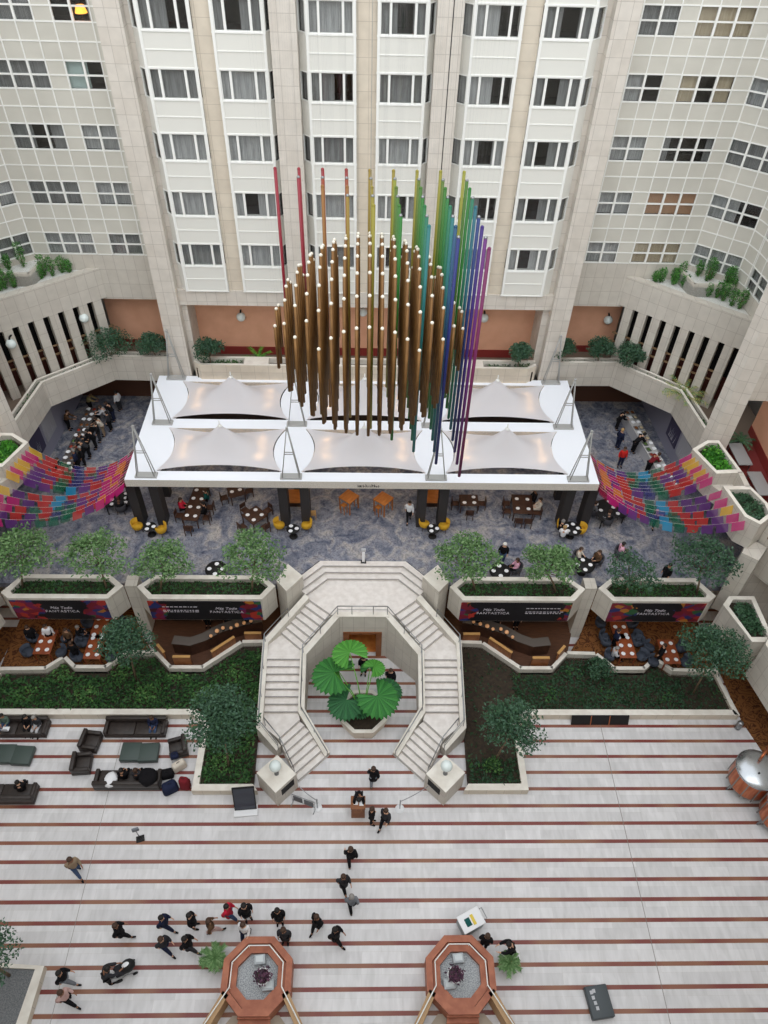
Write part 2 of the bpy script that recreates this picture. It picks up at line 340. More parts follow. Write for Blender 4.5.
struct(MB().box(3.93, 3.97, 40.88, 40.905, 19, 36), 'trim_1', [black], 'dark movement joint up the right middle pier', 'joint')
for s in (-1, 1):
    a, c = (-12.88, -11.64) if s < 0 else (11.6, 12.83)
    struct(MB().box(a, c, 41.05, 43.6, 8.5, 36).box(-11.64 if s < 0 else 11.2, -11.3 if s < 0 else 11.6, 41.72, 43.6, 8.5, 36), 'pillar_tall', [stone], 'tall stone pillar rising from the canopy, %s of the centre' % ('left' if s < 0 else 'right'), 'pillar')
# ---- wings: flat panels, then the two splayed segments
PTS = [(12.5, 42.7), (19.98, 42.7), (22.28, 40.98), (22.5, 40.05), (22.75, 37.2), (23.3, 33.4)]
def seg_panels(mb, p, q, cells, z0, nf, flip):
    """cells: list of (width, 'w' or 'p'); panels everywhere except window openings, raised white grid over the joints"""
    d = Vector((q[0] - p[0], q[1] - p[1])); L = d.length; d.normalize(); n = Vector((-d.y, d.x)) * (-1 if flip else 1)
    tot = sum(c[0] for c in cells); k = L / tot
    P = lambda t, o: (p[0] + d.x * t + n.x * o, p[1] + d.y * t + n.y * o)
    t = 0; wins = []
    for ci, (w_, kd) in enumerate(cells):
        w = w_ * k
        for j in range(nf):
            a = z0 + F * j
            if kd == 'p': mb.prism([P(t, 0), P(t + w, 0), P(t + w, .1), P(t, .1)], a, a + 1.34, 0)
            mb.prism([P(t, 0), P(t + w, 0), P(t + w, .1), P(t, .1)], a + 1.34, a + F, 0)
        ncol = max(1, round(w / .955))
        for c in range(ncol + (1 if (w_, kd) is cells[-1] or ci == len(cells) - 1 else 0)):
            tt = t + w * c / ncol
            if c in (0, ncol): mb.prism([P(tt - .03, -.03), P(tt + .03, -.03), P(tt + .03, .02), P(tt - .03, .02)], z0, z0 + nf * F, 1); continue
            for j in range(nf):
                a = z0 + F * j
                mb.prism([P(tt - .03, -.03), P(tt + .03, -.03), P(tt + .03, .02), P(tt - .03, .02)], a + (1.34 if kd == 'w' else 0), a + F, 1)
        for j in range(nf):
            a = z0 + F * j
            for zz in ([.0, 1.34, 2.18] + ([.67] if kd == 'p' else [])):
                mb.prism([P(t + .03, -.024), P(t + w - .03, -.024), P(t + w - .03, .02), P(t + .03, .02)], a + zz - .03, a + zz + .03, 1)
            if kd == 'w': wins.append((t, w, a, ncol))
        t += w
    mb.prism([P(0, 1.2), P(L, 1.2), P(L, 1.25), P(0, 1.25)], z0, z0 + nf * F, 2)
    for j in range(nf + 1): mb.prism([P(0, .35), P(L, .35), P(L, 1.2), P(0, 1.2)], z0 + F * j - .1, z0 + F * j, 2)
    return P, d, wins
M1 = .955
CELLS = [[(.9, 'p'), (2 * M1, 'w'), (M1, 'p'), (3 * M1, 'w'), (M1, 'p')], [(3 * M1, 'w')], [(M1, 'p')], [(.15, 'p'), (2 * M1, 'w'), (M1, 'p')], [(3 * M1, 'w'), (M1, 'p')]]
RIGHT3 = {4: ('tan', 'full'), 3: ('tan', 'left'), 2: ('dull', 'open'), 1: ('rust', 'full'), 0: ('tan', 'full')}
for s in (1, -1):
    X = (lambda x: x) if s > 0 else mx; sname = 'right' if s > 0 else 'left'
    for i in range(5):
        p, q = PTS[i], PTS[i + 1]; m = MB()
        if s < 0: p, q = (mx(p[0]), p[1]), (mx(q[0]), q[1])
        P, d, wins = seg_panels(m, p, q, CELLS[i], 16.2, 6, s < 0)
        struct(m, 'wall_wing_' + sname, [panel_g, white, dark], 'grey panelled bedroom wing on the ' + sname, 'wall')
        for t, w, a, nc in wins:
            j = round((a - 16.2) / F); cs, sp = RND.choice([('grey', 'full'), ('grey', 'full'), ('dull', 'full'), ('dull', 'full'), ('grey', 'half')])
            if s > 0 and i == 0 and nc == 3: cs, sp = RIGHT3.get(j, ('grey', 'full'))
            if s < 0 and i == 0 and nc == 3 and j == 2: cs, sp = 'dull', 'left'
            if s < 0 and i == 0 and nc == 2 and j == 4: cs, sp = 'grey', 'dark'
            if s < 0 and i == 0 and nc == 2 and j == 3: cs, sp = 'mint', 'half'
            rz = math.atan2(d.y, d.x)
            if s > 0: o = P(t, 0)
            else: o = P(t + w, 0); rz += PI
            window((o[0], o[1], a), rz, 'two' if nc == 2 else 'three', cs, sp)
    # stone wall under the flat wing, pink wall recessed below it
    struct(MB().box(X(12.5), X(17.0), 42.7, 43.1, 13.2, 16.2).box(X(12.5), X(17.0), 43.1, 44.4, 13.2, 13.3), 'wall_wing_base_' + sname, [stone2], 'stone wall below the %s wing windows' % sname, 'wall')
    struct(MB().box(X(12.5), X(17.2), 44.3, 44.5, 9.2, 13.3, 0).box(X(12.5), X(17.2), 44.26, 44.5, 8.7, 9.2, 1), 'wall_gallery_' + sname, [pink, redbase], 'terracotta gallery wall with dark red skirting, ' + sname, 'wall')
    ub = MB()
    for p, q in zip([(17.0, 42.7)] + PTS[1:], PTS[1:]): ub.wall((X(p[0]), p[1]), (X(q[0]), q[1]), .3 * s, 13.2, 16.2)
    struct(ub, 'wall_under_windows_' + sname, [stone2], 'stone wall under the corner windows, ' + sname, 'wall')
    # slotted wall and the stone band above it
    sl = MB(); S = lambda t, o: (X(16.3 + .777 * t + .629 * o), 42.67 - .629 * t + .777 * o)
    def spr(t0, t1, o0, o1, z0, z1, mi): sl.prism([S(t0, o0), S(t1, o0), S(t1, o1), S(t0, o1)], z0, z1, mi)
    spr(0, 8.2, 0, .5, 13.35, 15.3, 0)
    for k in range(9):
        c0 = .02 + .94 * k; spr(c0 + .39, c0 + .94 if k < 8 else 8.2, 0, .45, 8.7, 13.35, 0)
        if k < 8:
            for zz in (10.6, 11.2): spr(c0 - .02, c0 + .41, .12, .2, zz, zz + .1, 1)
    spr(0, 8.2, 1.4, 1.5, 8.7, 13.35, 2); spr(0, 8.2, 1.3, 1.4, 8.7, 10.4, 3)
    struct(sl, 'wall_slotted_' + sname, [stone2, mat('bronze_bar', (120, 96, 70), .6), dark, mat('deep_brown_panel', (84, 40, 32), .7)], 'stone wall with a row of tall narrow slots, ' + sname, 'wall')
    # pebble planters in front of the lowest wing windows
    pl = MB(); f0, f1 = S(.7, .5), S(8.0, .5)
    pl.prism([f0, f1, (X(22.6), 40.0), (X(22.28), 40.98), (X(19.98), 42.7), (X(17.0), 42.7)], 14.6, 15.15, 0)
    N0, N1, N2 = [(X(a), b_) for a, b_ in ((19.35, 42.6), (19.7, 40.6), (22.35, 40.55))]
    for a, b_ in ((N0, N1), (N1, N2)):
        dv = Vector((b_[0] - a[0], b_[1] - a[1])).normalized(); nn = Vector((-dv.y, dv.x)) * (.14 if s > 0 else -.14)
        pl.prism([a, b_, (b_[0] + nn.x, b_[1] + nn.y), (a[0] + nn.x, a[1] + nn.y)], 15.15, 16.0, 1)
    pl.prism([N0, N1, N2, (X(22.28), 40.98), (X(19.98), 42.7)], 15.15, 15.8, 0)
    struct(pl, 'planter_ledge_' + sname, [vary(mat('white_pebbles', (226, 226, 222), .8), (196, 196, 190), 14), stone2], 'white pebble ledge under the %s corner windows' % sname, 'planter')
    # gallery floor, its planter parapet
    OUT = [(12.55, 41.35), (16.72, 41.42), (20.15, 38.45), (20.55, 34.6)]; INN = [(12.55, 41.95), (16.95, 42.02), (20.72, 38.75), (21.15, 34.6)]
    OUT = [(X(a), b_) for a, b_ in OUT]; INN = [(X(a), b_) for a, b_ in INN]
    r = MB(); off = lambda A, B, t: [(a[0] + (b_[0] - a[0]) * t, a[1] + (b_[1] - a[1]) * t) for a, b_ in zip(A, B)]
    o2 = off(OUT, INN, .3); i2 = off(OUT, INN, .75)
    for k in range(3):
        r.prism([OUT[k], OUT[k + 1], o2[k + 1], o2[k]], 7.85, 9.75, 0, 1); r.prism([i2[k], i2[k + 1], INN[k + 1], INN[k]], 8.6, 9.75, 0, 1)
        r.prism([o2[k], o2[k + 1], i2[k + 1], i2[k]], 8.4, 9.5, 2)
    struct(r, 'parapet_' + sname, [stone2, rim, soil], 'stone planter parapet around the %s gallery' % sname, 'parapet')
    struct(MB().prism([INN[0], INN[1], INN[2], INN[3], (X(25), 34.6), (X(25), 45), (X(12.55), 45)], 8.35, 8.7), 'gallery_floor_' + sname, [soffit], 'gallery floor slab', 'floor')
    # lavender screen wall and brown back wall of the terrace below the gallery
    struct(MB().wall((X(21.0), 44.6), (X(21.5), 35.0), .2 * -s, 4.1, 8.35), 'wall_terrace_' + sname, [mat('lavender_grey_wall', (150, 149, 166), .6)], 'lavender grey side wall of the terrace', 'wall')
    struct(MB().box(X(12.5), X(21.0), 44.6, 44.8, 4.1, 8.4), 'wall_terrace_back_' + sname, [mat('brown_timber_wall', (92, 60, 44), .6)], 'brown timber wall at the back of the terrace', 'wall')
    # stepped planters at the side
    A = [(19.18, 32.65), (20.33, 33.45), (21.04, 33.46), (21.48, 30.65), (19.93, 30.54)]
    B = [(19.96, 29.53), (21.51, 29.55), (22.0, 28.2), (21.95, 27.3), (21.0, 26.6), (20.36, 27.17)]
    st = MB(); bx_ = []
    for poly in (A, B):
        poly = [(X(a), b_) for a, b_ in poly]; c = (sum(a for a, _ in poly) / len(poly), sum(b_ for _, b_ in poly) / len(poly))
        inn = [(c[0] + (a - c[0]) * .78, c[1] + (b_ - c[1]) * .82) for a, b_ in poly]
        for k in range(len(poly)):
            k2 = (k + 1) % len(poly); st.prism([poly[k], poly[k2], inn[k2], inn[k]], 7.85, 9.8, 0, 1)
        st.prism(inn, 8, 9.45, 2)
    st.prism([(X(a), b_) for a, b_ in ((19.93, 30.54), (21.48, 30.65), (21.51, 29.55), (20.6, 29.54))], 7.85, 8.9, 0); st.box(X(21.2), X(21.5), 29.5, 30.7, 8.9, 9.8, 0)
    struct(st, 'planter_wall_' + sname, [stone2, rim, soil], 'stepped stone planters at the %s end of the gallery' % sname, 'planter')
    # the corner pillar and the wall beyond it
    struct(MB().prism([(X(20.45), 34.4), (X(20.82), 33.85), (X(21.75), 33.55), (X(21.9), 34.9), (X(20.9), 34.95)], 7.85, 36), 'pillar_corner', [stone], 'massive stone corner pillar on the %s' % sname, 'pillar')
    struct(MB().prism([(X(21.75), 33.55), (X(27), 33.3), (X(27), 34.0), (X(21.9), 34.3)], 12.7, 36), 'wall_return_' + sname, [stone2], 'stone wall beyond the corner pillar', 'wall')
    struct(MB().prism([(X(24.0), 35.6), (X(23.6), 28.5), (X(23.9), 28.5), (X(24.3), 35.6)], 9.25, 13, 0).prism([(X(23.96), 35.6), (X(23.56), 28.5), (X(23.9), 28.5), (X(24.3), 35.6)], 8.3, 9.25, 1), 'wall_gallery_end_' + sname, [pink, redbase], 'terracotta wall at the gallery end', 'wall')
    struct(MB().prism([(X(21.15), 34.6), (X(25), 34.6), (X(25), 24.0), (X(22.0), 24.0), (X(22.1), 28.2), (X(21.6), 30), (X(21.2), 33.4)], 8.35, 8.6), 'gallery_end_floor_' + sname, [mat('dark_red_carpet', (112, 40, 38), .9)], 'dark red gallery floor', 'floor')
    for k, (a, b_) in enumerate((((22.15), 33.0), ((22.4), 30.45))):
        t = thing('lounge_table', 'grey slab table on the %s gallery, %s' % (sname, 'by the corner pillar' if k == 0 else 'nearer the lobby'), 'table', (X(a + .25), b_, 8.6))
        MB().rbox(-.42, .42, -.98, .98, .5, .58, .02).build('tabletop', mat('grey_laminate', (142, 142, 142), .5), t)
        for lx in (-.34, .34):
            for ly in (-.85, .85): MB().box(lx - .03, lx + .03, ly - .03, ly + .03, 0, .5).build('leg', metal, t)
    # lower stepped planters and stone masses at terrace level
    lo = MB(); Cq = [(19.45, 25.35), (20.9, 25.6), (22.1, 25.5), (21.9, 22.6), (20.75, 22.25)]
    Cq = [(X(a), b_) for a, b_ in ((20.2, 25.0), (20.75, 25.6), (22.2, 25.6), (22.2, 22.5), (20.95, 22.5))]
    c = (sum(a for a, _ in Cq) / 5, sum(b_ for _, b_ in Cq) / 5); inn = [(c[0] + (a - c[0]) * .72, c[1] + (b_ - c[1]) * .82) for a, b_ in Cq]
    for k in range(5): lo.prism([Cq[k], Cq[(k + 1) % 5], inn[(k + 1) % 5], inn[k]], 2.9, 4.9, 0, 1)
    lo.prism(inn, 3, 4.6, 2)
    lo.prism([(X(21.3), 22.0), (X(22.3), 23.3), (X(24.5), 22.6), (X(24.5), 17.5), (X(21.9), 18.9)], 2.4, 5.4, 0, 1)
    struct(lo, 'planter_wall_low_' + sname, [stone2, rim, soil], 'stone planter and angular stone block at terrace level, ' + sname, 'planter')
    struct(MB().prism([(X(20.62), 26.3), (X(21.35), 25.75), (X(22.2), 26.7), (X(21.4), 27.4)], 2.9, 7.85), 'pillar_end', [stone2], 'stone pier under the stepped planters on the %s' % sname, 'pillar')
    struct(MB().prism([(X(21.9), 27.2), (X(23.2), 25.2), (X(26.9), 24.0), (X(26.9), 28.5), (X(22.1), 28.3)], 5.6, 9.8, 0, 1), 'wall_end_' + sname, [stone2, rim], 'stone mass closing the side of the terrace', 'wall')
    struct(MB().prism([(X(22.2), 26.7), (X(26.9), 26.7), (X(26.9), 27.2), (X(22.2), 27.2)], 0, 5.6), 'wall_end_low_' + sname, [stone2], 'stone wall at the side of the terrace', 'wall')
    struct(MB().prism([(X(21.3), 23.2), (X(21.5), 20.4), (X(23.8), 12), (X(27), 12), (X(27), 26.7), (X(20.95), 26.7)], 0, .03), 'side_corridor_floor_' + sname, [swirl], 'amber patterned carpet of the side corridor', 'floor')

t = thing('table_lamp', 'orange glowing bedside lamp in the top left hotel window', 'lamp', (-14.14, 43.05, 28.31)); MB().lathe([(.1, 0), (.1, .03), (.03, .06), (.03, .3)], n=10).build('lamp_base', black, t); MB().lathe([(.3, .3), (.2, .62)], n=14).build('lamp_shade', lampglow, t)
# ---- centre gallery
struct(MB().box(-11.4, 11.36, 43.6, 43.8, 9.2, 13.6, 0).box(-11.4, 11.36, 43.55, 43.8, 8.6, 9.2, 1), 'wall_gallery_centre', [pink, redbase], 'terracotta gallery wall behind the canopy', 'wall')
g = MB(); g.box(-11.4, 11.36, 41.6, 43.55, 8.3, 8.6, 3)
g.prism([(-10.9, 40.65), (10.7, 40.65), (10.7, 40.85), (-10.9, 40.85)], 8.2, 9.7, 0, 1)
g.prism([(-10.9, 40.65), (-10.9, 40.9), (-11.35, 41.3), (-11.35, 41.05)], 8.2, 9.7, 0, 1); g.prism([(10.7, 40.65), (10.7, 40.9), (11.3, 41.3), (11.3, 41.05)], 8.2, 9.7, 0, 1)
g.box(-11.3, 11.3, 41.5, 41.65, 8.3, 9.7, 1)
for a, c in ((-11.2, -8.05), (-6.45, -3.4), (-1.6, 1.4), (3.2, 6.2), (7.75, 11.1)): g.box(a, c, 40.85, 41.5, 8.3, 9.3, 2)
for a, c in ((-8.05, -6.45), (-3.4, -1.6), (1.4, 3.2), (6.2, 7.75)): g.box(a, c, 40.85, 41.5, 8.3, 9.7, 1)
struct(g, 'parapet_centre', [pier_m, rim, soil, soffit], 'stone planter parapet along the back of the canopy', 'parapet')

# ---- terrace slab, planters along its edge
ter = [(-24, 45), (24, 45), (24, 26.9), (4.45, 26.9), (4.0, 27.15), (2.55, 28.7), (-2.75, 28.7), (-4.2, 27.15), (-4.65, 26.9), (-24, 26.9)]
struct(MB().prism(ter, 3.7, 4.1), 'terrace_floor', [carpet], 'mottled blue grey carpet of the raised terrace', 'floor')
struct(MB().box(-23.5, 23.5, 33.0, 33.3, 0, 3.7), 'wall_under_terrace', [mat('dark_brown_wall', (58, 40, 32), .7)], 'dark wall at the back of the lower restaurants', 'wall')
HEX = [[(5.6, 25.2), (11.9, 25.2), (12.7, 26.05), (11.85, 26.9), (5.75, 26.9), (4.95, 26.15)], [(14.1, 25.2), (19.6, 25.2), (20.1, 25.6), (19.3, 26.9), (14.4, 26.9), (13.45, 26.1)]]
HIN = [[(5.75, 25.5), (11.75, 25.5), (12.3, 26.05), (11.75, 26.62), (5.9, 26.62), (5.35, 26.12)], [(14.25, 25.5), (19.45, 25.5), (19.6, 25.7), (19.15, 26.62), (14.5, 26.62), (13.9, 26.1)]]
for s in (1, -1):
    X = (lambda u: XC + u) if s > 0 else (lambda u: XC - u); sname = 'right' if s > 0 else 'left'
    for hx, hi, w in zip(HEX, HIN, ('inner', 'outer')):
        hx = [(X(a), b_) for a, b_ in hx]; hi = [(X(a), b_) for a, b_ in hi]; m = MB()
        for k in range(6): m.prism([hx[k], hx[(k + 1) % 6], hi[(k + 1) % 6], hi[k]], 2.95, 4.9, 0, 1)
        m.prism(hi, 2.95, 4.6, 2)
        struct(m, 'terrace_planter_' + sname, [stone2, rim, soil], '%s stone planter on the %s terrace edge' % (w, sname), 'planter')
    struct(MB().box(X(12.74), X(13.42), 26.12, 26.9, 0, 4.85).box(X(12.78), X(13.4), 26.9, 33, 0, 3.7), 'pillar_terrace', [stone2], 'stone pier between the terrace planters on the ' + sname, 'pillar')
    # lower restaurant floors and the zigzag kerb in front of them
    Z = [(5.9, 25.1), (7.15, 25.05), (9.2, 23.3), (11.15, 23.3), (12.2, 24.35), (13.85, 24.3), (14.75, 23.3), (16.6, 23.3), (17.35, 23.95), (18.15, 23.2), (20.95, 23.15)]
    Z = [(X(a), b_) for a, b_ in Z]; k_ = MB()
    for p, q in zip(Z, Z[1:]):
        d = Vector((q[0] - p[0], q[1] - p[1])).normalized(); n = Vector((-d.y, d.x)) * (.22 * s)
        k_.prism([p, q, (q[0] + n.x, q[1] + n.y), (p[0] + n.x, p[1] + n.y)], 0, .82, 0, 1)
    struct(k_, 'garden_kerb_' + sname, [stone2, rim], 'zigzag white kerb between garden and restaurants, ' + sname, 'kerb')
    struct(MB().prism(Z[:5] + [(X(12.78), 26), (X(12.78), 33), (X(5.0), 33), (X(5.0), 26.5)], .02, .45), 'bar_floor_' + sname, [deck], 'brown timber floor of the bar, ' + sname, 'floor')
    struct(MB().prism(Z[4:] + [(X(20.95), 33), (X(13.4), 33), (X(13.4), 26)], .02, .45), 'restaurant_floor_' + sname, [swirl], 'swirled amber carpet of the lower restaurant, ' + sname, 'floor')
    # garden bed and its kerb
    K = [(21.3, 20.55), (9.35, 20.55), (8.72, 19.95), (8.72, 16.25), (5.35, 16.25)]; K = [(X(a), b_) for a, b_ in K]; kb = MB()
    KI = [(21.1, 20.9), (9.2, 20.9), (9.08, 20.1), (8.4, 16.6), (5.6, 16.6)]; KI = [(X(a), b_) for a, b_ in ((21.1, 20.9), (9.2, 20.9), (8.38, 20.1), (8.38, 16.6), (5.6, 16.6))]
    for k in range(4): kb.prism([K[k], K[k + 1], KI[k + 1], KI[k]], 0, .5, 0, 1)
    kb.prism([(X(21.35), 20.55), (X(20.95), 23.2), (X(20.75), 23.2), (X(21.05), 20.6)], 0, .5, 0, 1)
    struct(kb, 'garden_wall_' + sname, [pier_m, rim], 'low stone wall around the %s garden bed' % sname, 'wall')
    bed = KI[:] + [(X(5.66), 19.3), (X(5.66), 24.0), (X(5.3), 25.3)] + [(a, b_ - .02) for a, b_ in Z]
    struct(MB().prism(bed, .02, .3), 'garden_soil_' + sname, [soil], 'dark soil of the %s garden bed' % sname, 'soil')

# ---- the octagonal double stair
r_ = .165; MS = [rim, mat('grey_step_nosing', (150, 146, 142), .6), stone2]
marble = vary(mat('pale_marble_steps', (228, 222, 217), .45), (214, 207, 201), 3.0)
st = MB()
def lerp(a, b, t): return (a[0] + (b[0] - a[0]) * t, a[1] + (b[1] - a[1]) * t)
def step(poly, z, X, front=None):
    st.prism([(X(a), b) for a, b in poly], max(0, z - 1.2), z, 0)
    if front:
        (a, b), (c, d) = front; v = Vector((c - a, d - b)).normalized(); n = Vector((-v.y, v.x)) * .05
        cen = (sum(p[0] for p in poly) / len(poly) - a, sum(p[1] for p in poly) / len(poly) - b)
        if cen[0] * n.x + cen[1] * n.y < 0: n = -n
        st.prism([(X(p[0]), p[1]) for p in ((a, b), (c, d), (c + n.x, d + n.y), (a + n.x, b + n.y))], z - .03, z + .006, 1)
for s in (1, -1):
    X = (lambda u: XC + u) if s > 0 else (lambda u: XC - u)
    for i in range(6):      # upper flight
        a0, a1 = lerp((1.88, 25.1), (3.5, 23.42), i / 6), lerp((1.88, 25.1), (3.5, 23.42), (i + 1) / 6)
        b0, b1 = lerp((3.09, 26.1), (4.66, 24.5), i / 6), lerp((3.09, 26.1), (4.66, 24.5), (i + 1) / 6)
        step([a0, a1, b1, b0], (21 - i) * r_, X, (a1, b1))
    step([(3.47, 22.85), (5.32, 22.85), (5.32, 23.85), (4.66, 24.5), (3.5, 23.42)], 15 * r_, X, ((3.47, 22.85), (5.32, 22.85)))
    for i in range(7): y0 = 20.25 + 2.6 * i / 7; step([(3.47, y0), (5.32, y0), (5.32, y0 + 2.6 / 7), (3.47, y0 + 2.6 / 7)], (8 + i) * r_, X, ((3.47, y0), (5.32, y0)))
    step([(3.47, 20.25), (5.32, 20.25), (5.32, 19.5), (4.385, 18.75), (3.345, 19.85)], 7 * r_, X, ((4.385, 18.75), (3.345, 19.85)))
    for i in range(6):      # lower flight
        a0, a1 = lerp((3.345, 19.85), (1.74, 18.39), i / 6), lerp((3.345, 19.85), (1.74, 18.39), (i + 1) / 6)
        b0, b1 = lerp((4.385, 18.75), (3.28, 16.9), i / 6), lerp((4.385, 18.75), (3.28, 16.9), (i + 1) / 6)
        step([a0, a1, b1, b0], (6 - i) * r_, X, (a1, b1))
X = lambda u: XC + u
def sym(P): return [(X(a), b) for a, b in P] + [(X(-a), b) for a, b in P[::-1]]
st.prism(sym([(1.5, 25.05), (1.88, 25.1), (3.09, 26.1), (3.3, 26.4), (2.1, 27.6)]), 2.6, 22 * r_, 0)
for s in (1, -1):
    a, c = (1.88, 25.1), (3.09, 26.1); v = Vector((1.21, 1.0)).normalized(); n = Vector((-v.y, v.x)) * .05
    st.prism([(XC + s * p[0], p[1]) for p in (a, c, (c[0] + n.x, c[1] + n.y), (a[0] + n.x, a[1] + n.y))], 22 * r_ - .02, 22 * r_ + .006, 1)
for j in range(3):
    cj = (2.1 + .15 * j, 27.6 + .36 * j); ej = (3.3 + .24 * j, 26.4 + .26 * j); c3 = (2.56, 28.68); e3 = (4.0, 27.15); z = (23 + j) * r_
    for s in (1, -1):
        st.prism([(XC + s * p[0], p[1]) for p in (cj, ej, e3, c3)], 2.6, z, 0)
        q = [(cj[0] - .02, cj[1] - .05), (ej[0] - .04, ej[1] - .04)]
        st.prism([(XC + s * p[0], p[1]) for p in (q[0], q[1], ej, cj)], z - .03, z + .004, 1)
    st.prism([(X(-cj[0]), cj[1]), (X(cj[0]), cj[1]), (X(c3[0]), c3[1]), (X(-c3[0]), c3[1])], 2.6, z, 0)
    st.prism([(X(-cj[0]), cj[1] - .05), (X(cj[0]), cj[1] - .05), (X(cj[0]), cj[1]), (X(-cj[0]), cj[1])], z - .03, z + .004, 1)
struct(st, 'staircase', [marble, MS[1]], 'pale marble octagonal double staircase up to the terrace', 'staircase')
cu = MB()
I = [(1.3, 24.75), (3.12, 23.0), (3.12, 20.35), (1.70, 18.45)]; O = [(1.5, 25.08), (3.47, 23.25), (3.47, 20.2), (1.95, 18.2)]; ZT = [3.93, 2.78, 1.5, .3]
Q = [(3.35, 26.4), (5.64, 23.95), (5.64, 19.3), (4.5, 18.25)]; QI = [(3.09, 26.12), (5.32, 23.82), (5.32, 19.5), (4.3, 18.55)]; ZQ = [3.85, 2.72, 1.4, .85]
for s in (1, -1):
    X = (lambda u: XC + u) if s > 0 else (lambda u: XC - u)
    for k in range(3):
        cu.prism([(X(p[0]), p[1]) for p in (I[k], I[k + 1], O[k + 1], O[k])], 0, [ZT[k], ZT[k + 1], ZT[k + 1], ZT[k]], 0, 1)
        cu.prism([(X(p[0]), p[1]) for p in (Q[k], Q[k + 1], QI[k + 1], QI[k])], 0, [ZQ[k], ZQ[k + 1], ZQ[k + 1], ZQ[k]], 0, 1)
    cu.box(XC + s * 1.12, XC + s * 1.5, 24.75, 25.08, 0, 2.45, 0)
cu.prism([(XC - 1.5, 24.75), (XC + 1.5, 24.75), (XC + 1.5, 25.08), (XC - 1.5, 25.08)], 2.45, 3.93, 0, 1)
struct(cu, 'staircase_wall', [stone2, rim], 'stone wall and coping around the octagonal stair well', 'wall')
dr = MB(); dr.box(XC - 1.12, XC - .8, 24.7, 25.0, 0, 2.45, 0).box(XC + .8, XC + 1.12, 24.7, 25.0, 0, 2.45, 0).box(XC - .8, XC + .8, 24.7, 25.0, 2.25, 2.45, 0)
door = struct(dr, 'door_1', [wood], 'timber framed doorway under the stair landing', 'door')
MB().box(XC - .8, XC + .8, 26.6, 26.7, 0, 2.3, 0).box(XC - .8, XC + .8, 25.0, 26.6, .005, .02, 0).box(XC - .9, XC - .8, 25, 26.6, 0, 2.3, 0).box(XC + .8, XC + .9, 25, 26.6, 0, 2.3, 0).build('passage_lining', [vary(mat('amber_timber_lining', (214, 140, 70), .5), (190, 112, 52), 2)], door)
for s in (1, -1):
    X = (lambda u: XC + u) if s > 0 else (lambda u: XC - u); nm = 'right' if s > 0 else 'left'
    struct(MB().prism([(X(4.91), 26.45), (X(4.36), 27.7), (X(3.43), 26.8), (X(4.29), 25.7)], 0, 5.0, 0, 1), 'pedestal_upper', [stone2, rim], 'stone block at the %s shoulder of the stair' % nm, 'pedestal')
    pd = MB().prism([(X(5.33), 16.7), (X(4.35), 17.66), (X(3.3), 16.63), (X(4.26), 15.65)], 0, 1.6, 0, 1)
    pe = struct(pd, 'pedestal_lower', [stone2, rim], 'square stone pedestal at the foot of the %s stair' % nm, 'pedestal')
    d = Vector((3.3 - 4.26, 16.63 - 15.65)).normalized(); o = Vector((-.7 * 1, -.7)) * .02
    a, c = lerp((4.26, 15.65), (3.3, 16.63), .25), lerp((4.26, 15.65), (3.3, 16.63), .85)
    MB().prism([(X(a[0] - .01), a[1] - .01), (X(c[0] - .01), c[1] - .01), (X(c[0] + .04), c[1] + .04), (X(a[0] + .04), a[1] + .04)], .75, 1.35).build('vent_grille', [black], pe)
    lamp = thing('globe_lamp', 'white globe lamp on the stone pedestal at the foot of the %s stair' % nm, 'lamp', (X(4.3), 16.65, 1.6))
    MB().lathe([(.12, 0), (.12, .03), (.04, .05), (.035, .5), (.07, .52), (.07, .56)]).build('stem', [metal], lamp)
    MB().ball((0, 0, .84), .3, n=16).build('globe', [mat('opal_glass', (226, 236, 234), .25)], lamp)
    # handrails
    def rail(name, label, pts, h=.75, double=True):
        t = thing(name, label, 'handrail', (0, 0, 0)); P3 = [(X(a), b, z) for a, b, z in pts]
        MB().tube([(x, y, z + h) for x, y, z in P3], .028, 6).build('top_rail', [metal], t)
        if double: MB().tube([(x, y, z + h * .55) for x, y, z in P3], .016, 5).build('mid_rail', [metal], t)
        for (x0, y0, z0), (x1, y1, z1) in zip(P3, P3[1:]):
            n = max(1, round(math.dist((x0, y0), (x1, y1)) / 1.3))
            for k in range(n):
                q = k / n; MB().tube([(x0 + (x1 - x0) * q, y0 + (y1 - y0) * q, z0 + (z1 - z0) * q - .03), (x0 + (x1 - x0) * q, y0 + (y1 - y0) * q, z0 + (z1 - z0) * q + h)], .022, 5).build('post', [metal], t)
        x, y, z = P3[-1]; MB().tube([(x, y, z - .03), (x, y, z + h)], .022, 5).build('post', [metal], t)
    mid = [((a[0] + b[0]) / 2, (a[1] + b[1]) / 2, z) for a, b, z in zip(I, O, ZT)]
    rail('stair_handrail', 'steel handrail round the well side of the %s stair' % nm, [mid[0], mid[1], mid[2]])
    rail('stair_handrail', 'short steel handrail on the well side of the lowest %s flight' % nm, [mid[2], mid[3]], .35, False)
    mq = [((a[0] + b[0]) / 2, (a[1] + b[1]) / 2, z) for a, b, z in zip(Q, QI, ZQ)]
    rail('stair_handrail', 'steel handrail on the garden side of the %s stair' % nm, [lerp(mq[0], mq[1], .45) + (3.34,), mq[1], mq[2], (4.4, 18.3, .9)])
    rail('stair_handrail', 'steel handrail beside the treads of the lowest %s flight' % nm, [(5.2, 19.55, 1.16), (4.3, 18.55, 1.0), (3.5, 17.2, .18)], .85, False)
t = thing('landing_rail', 'steel guard rail along the front of the stair landing', 'handrail', (0, 0, 0))
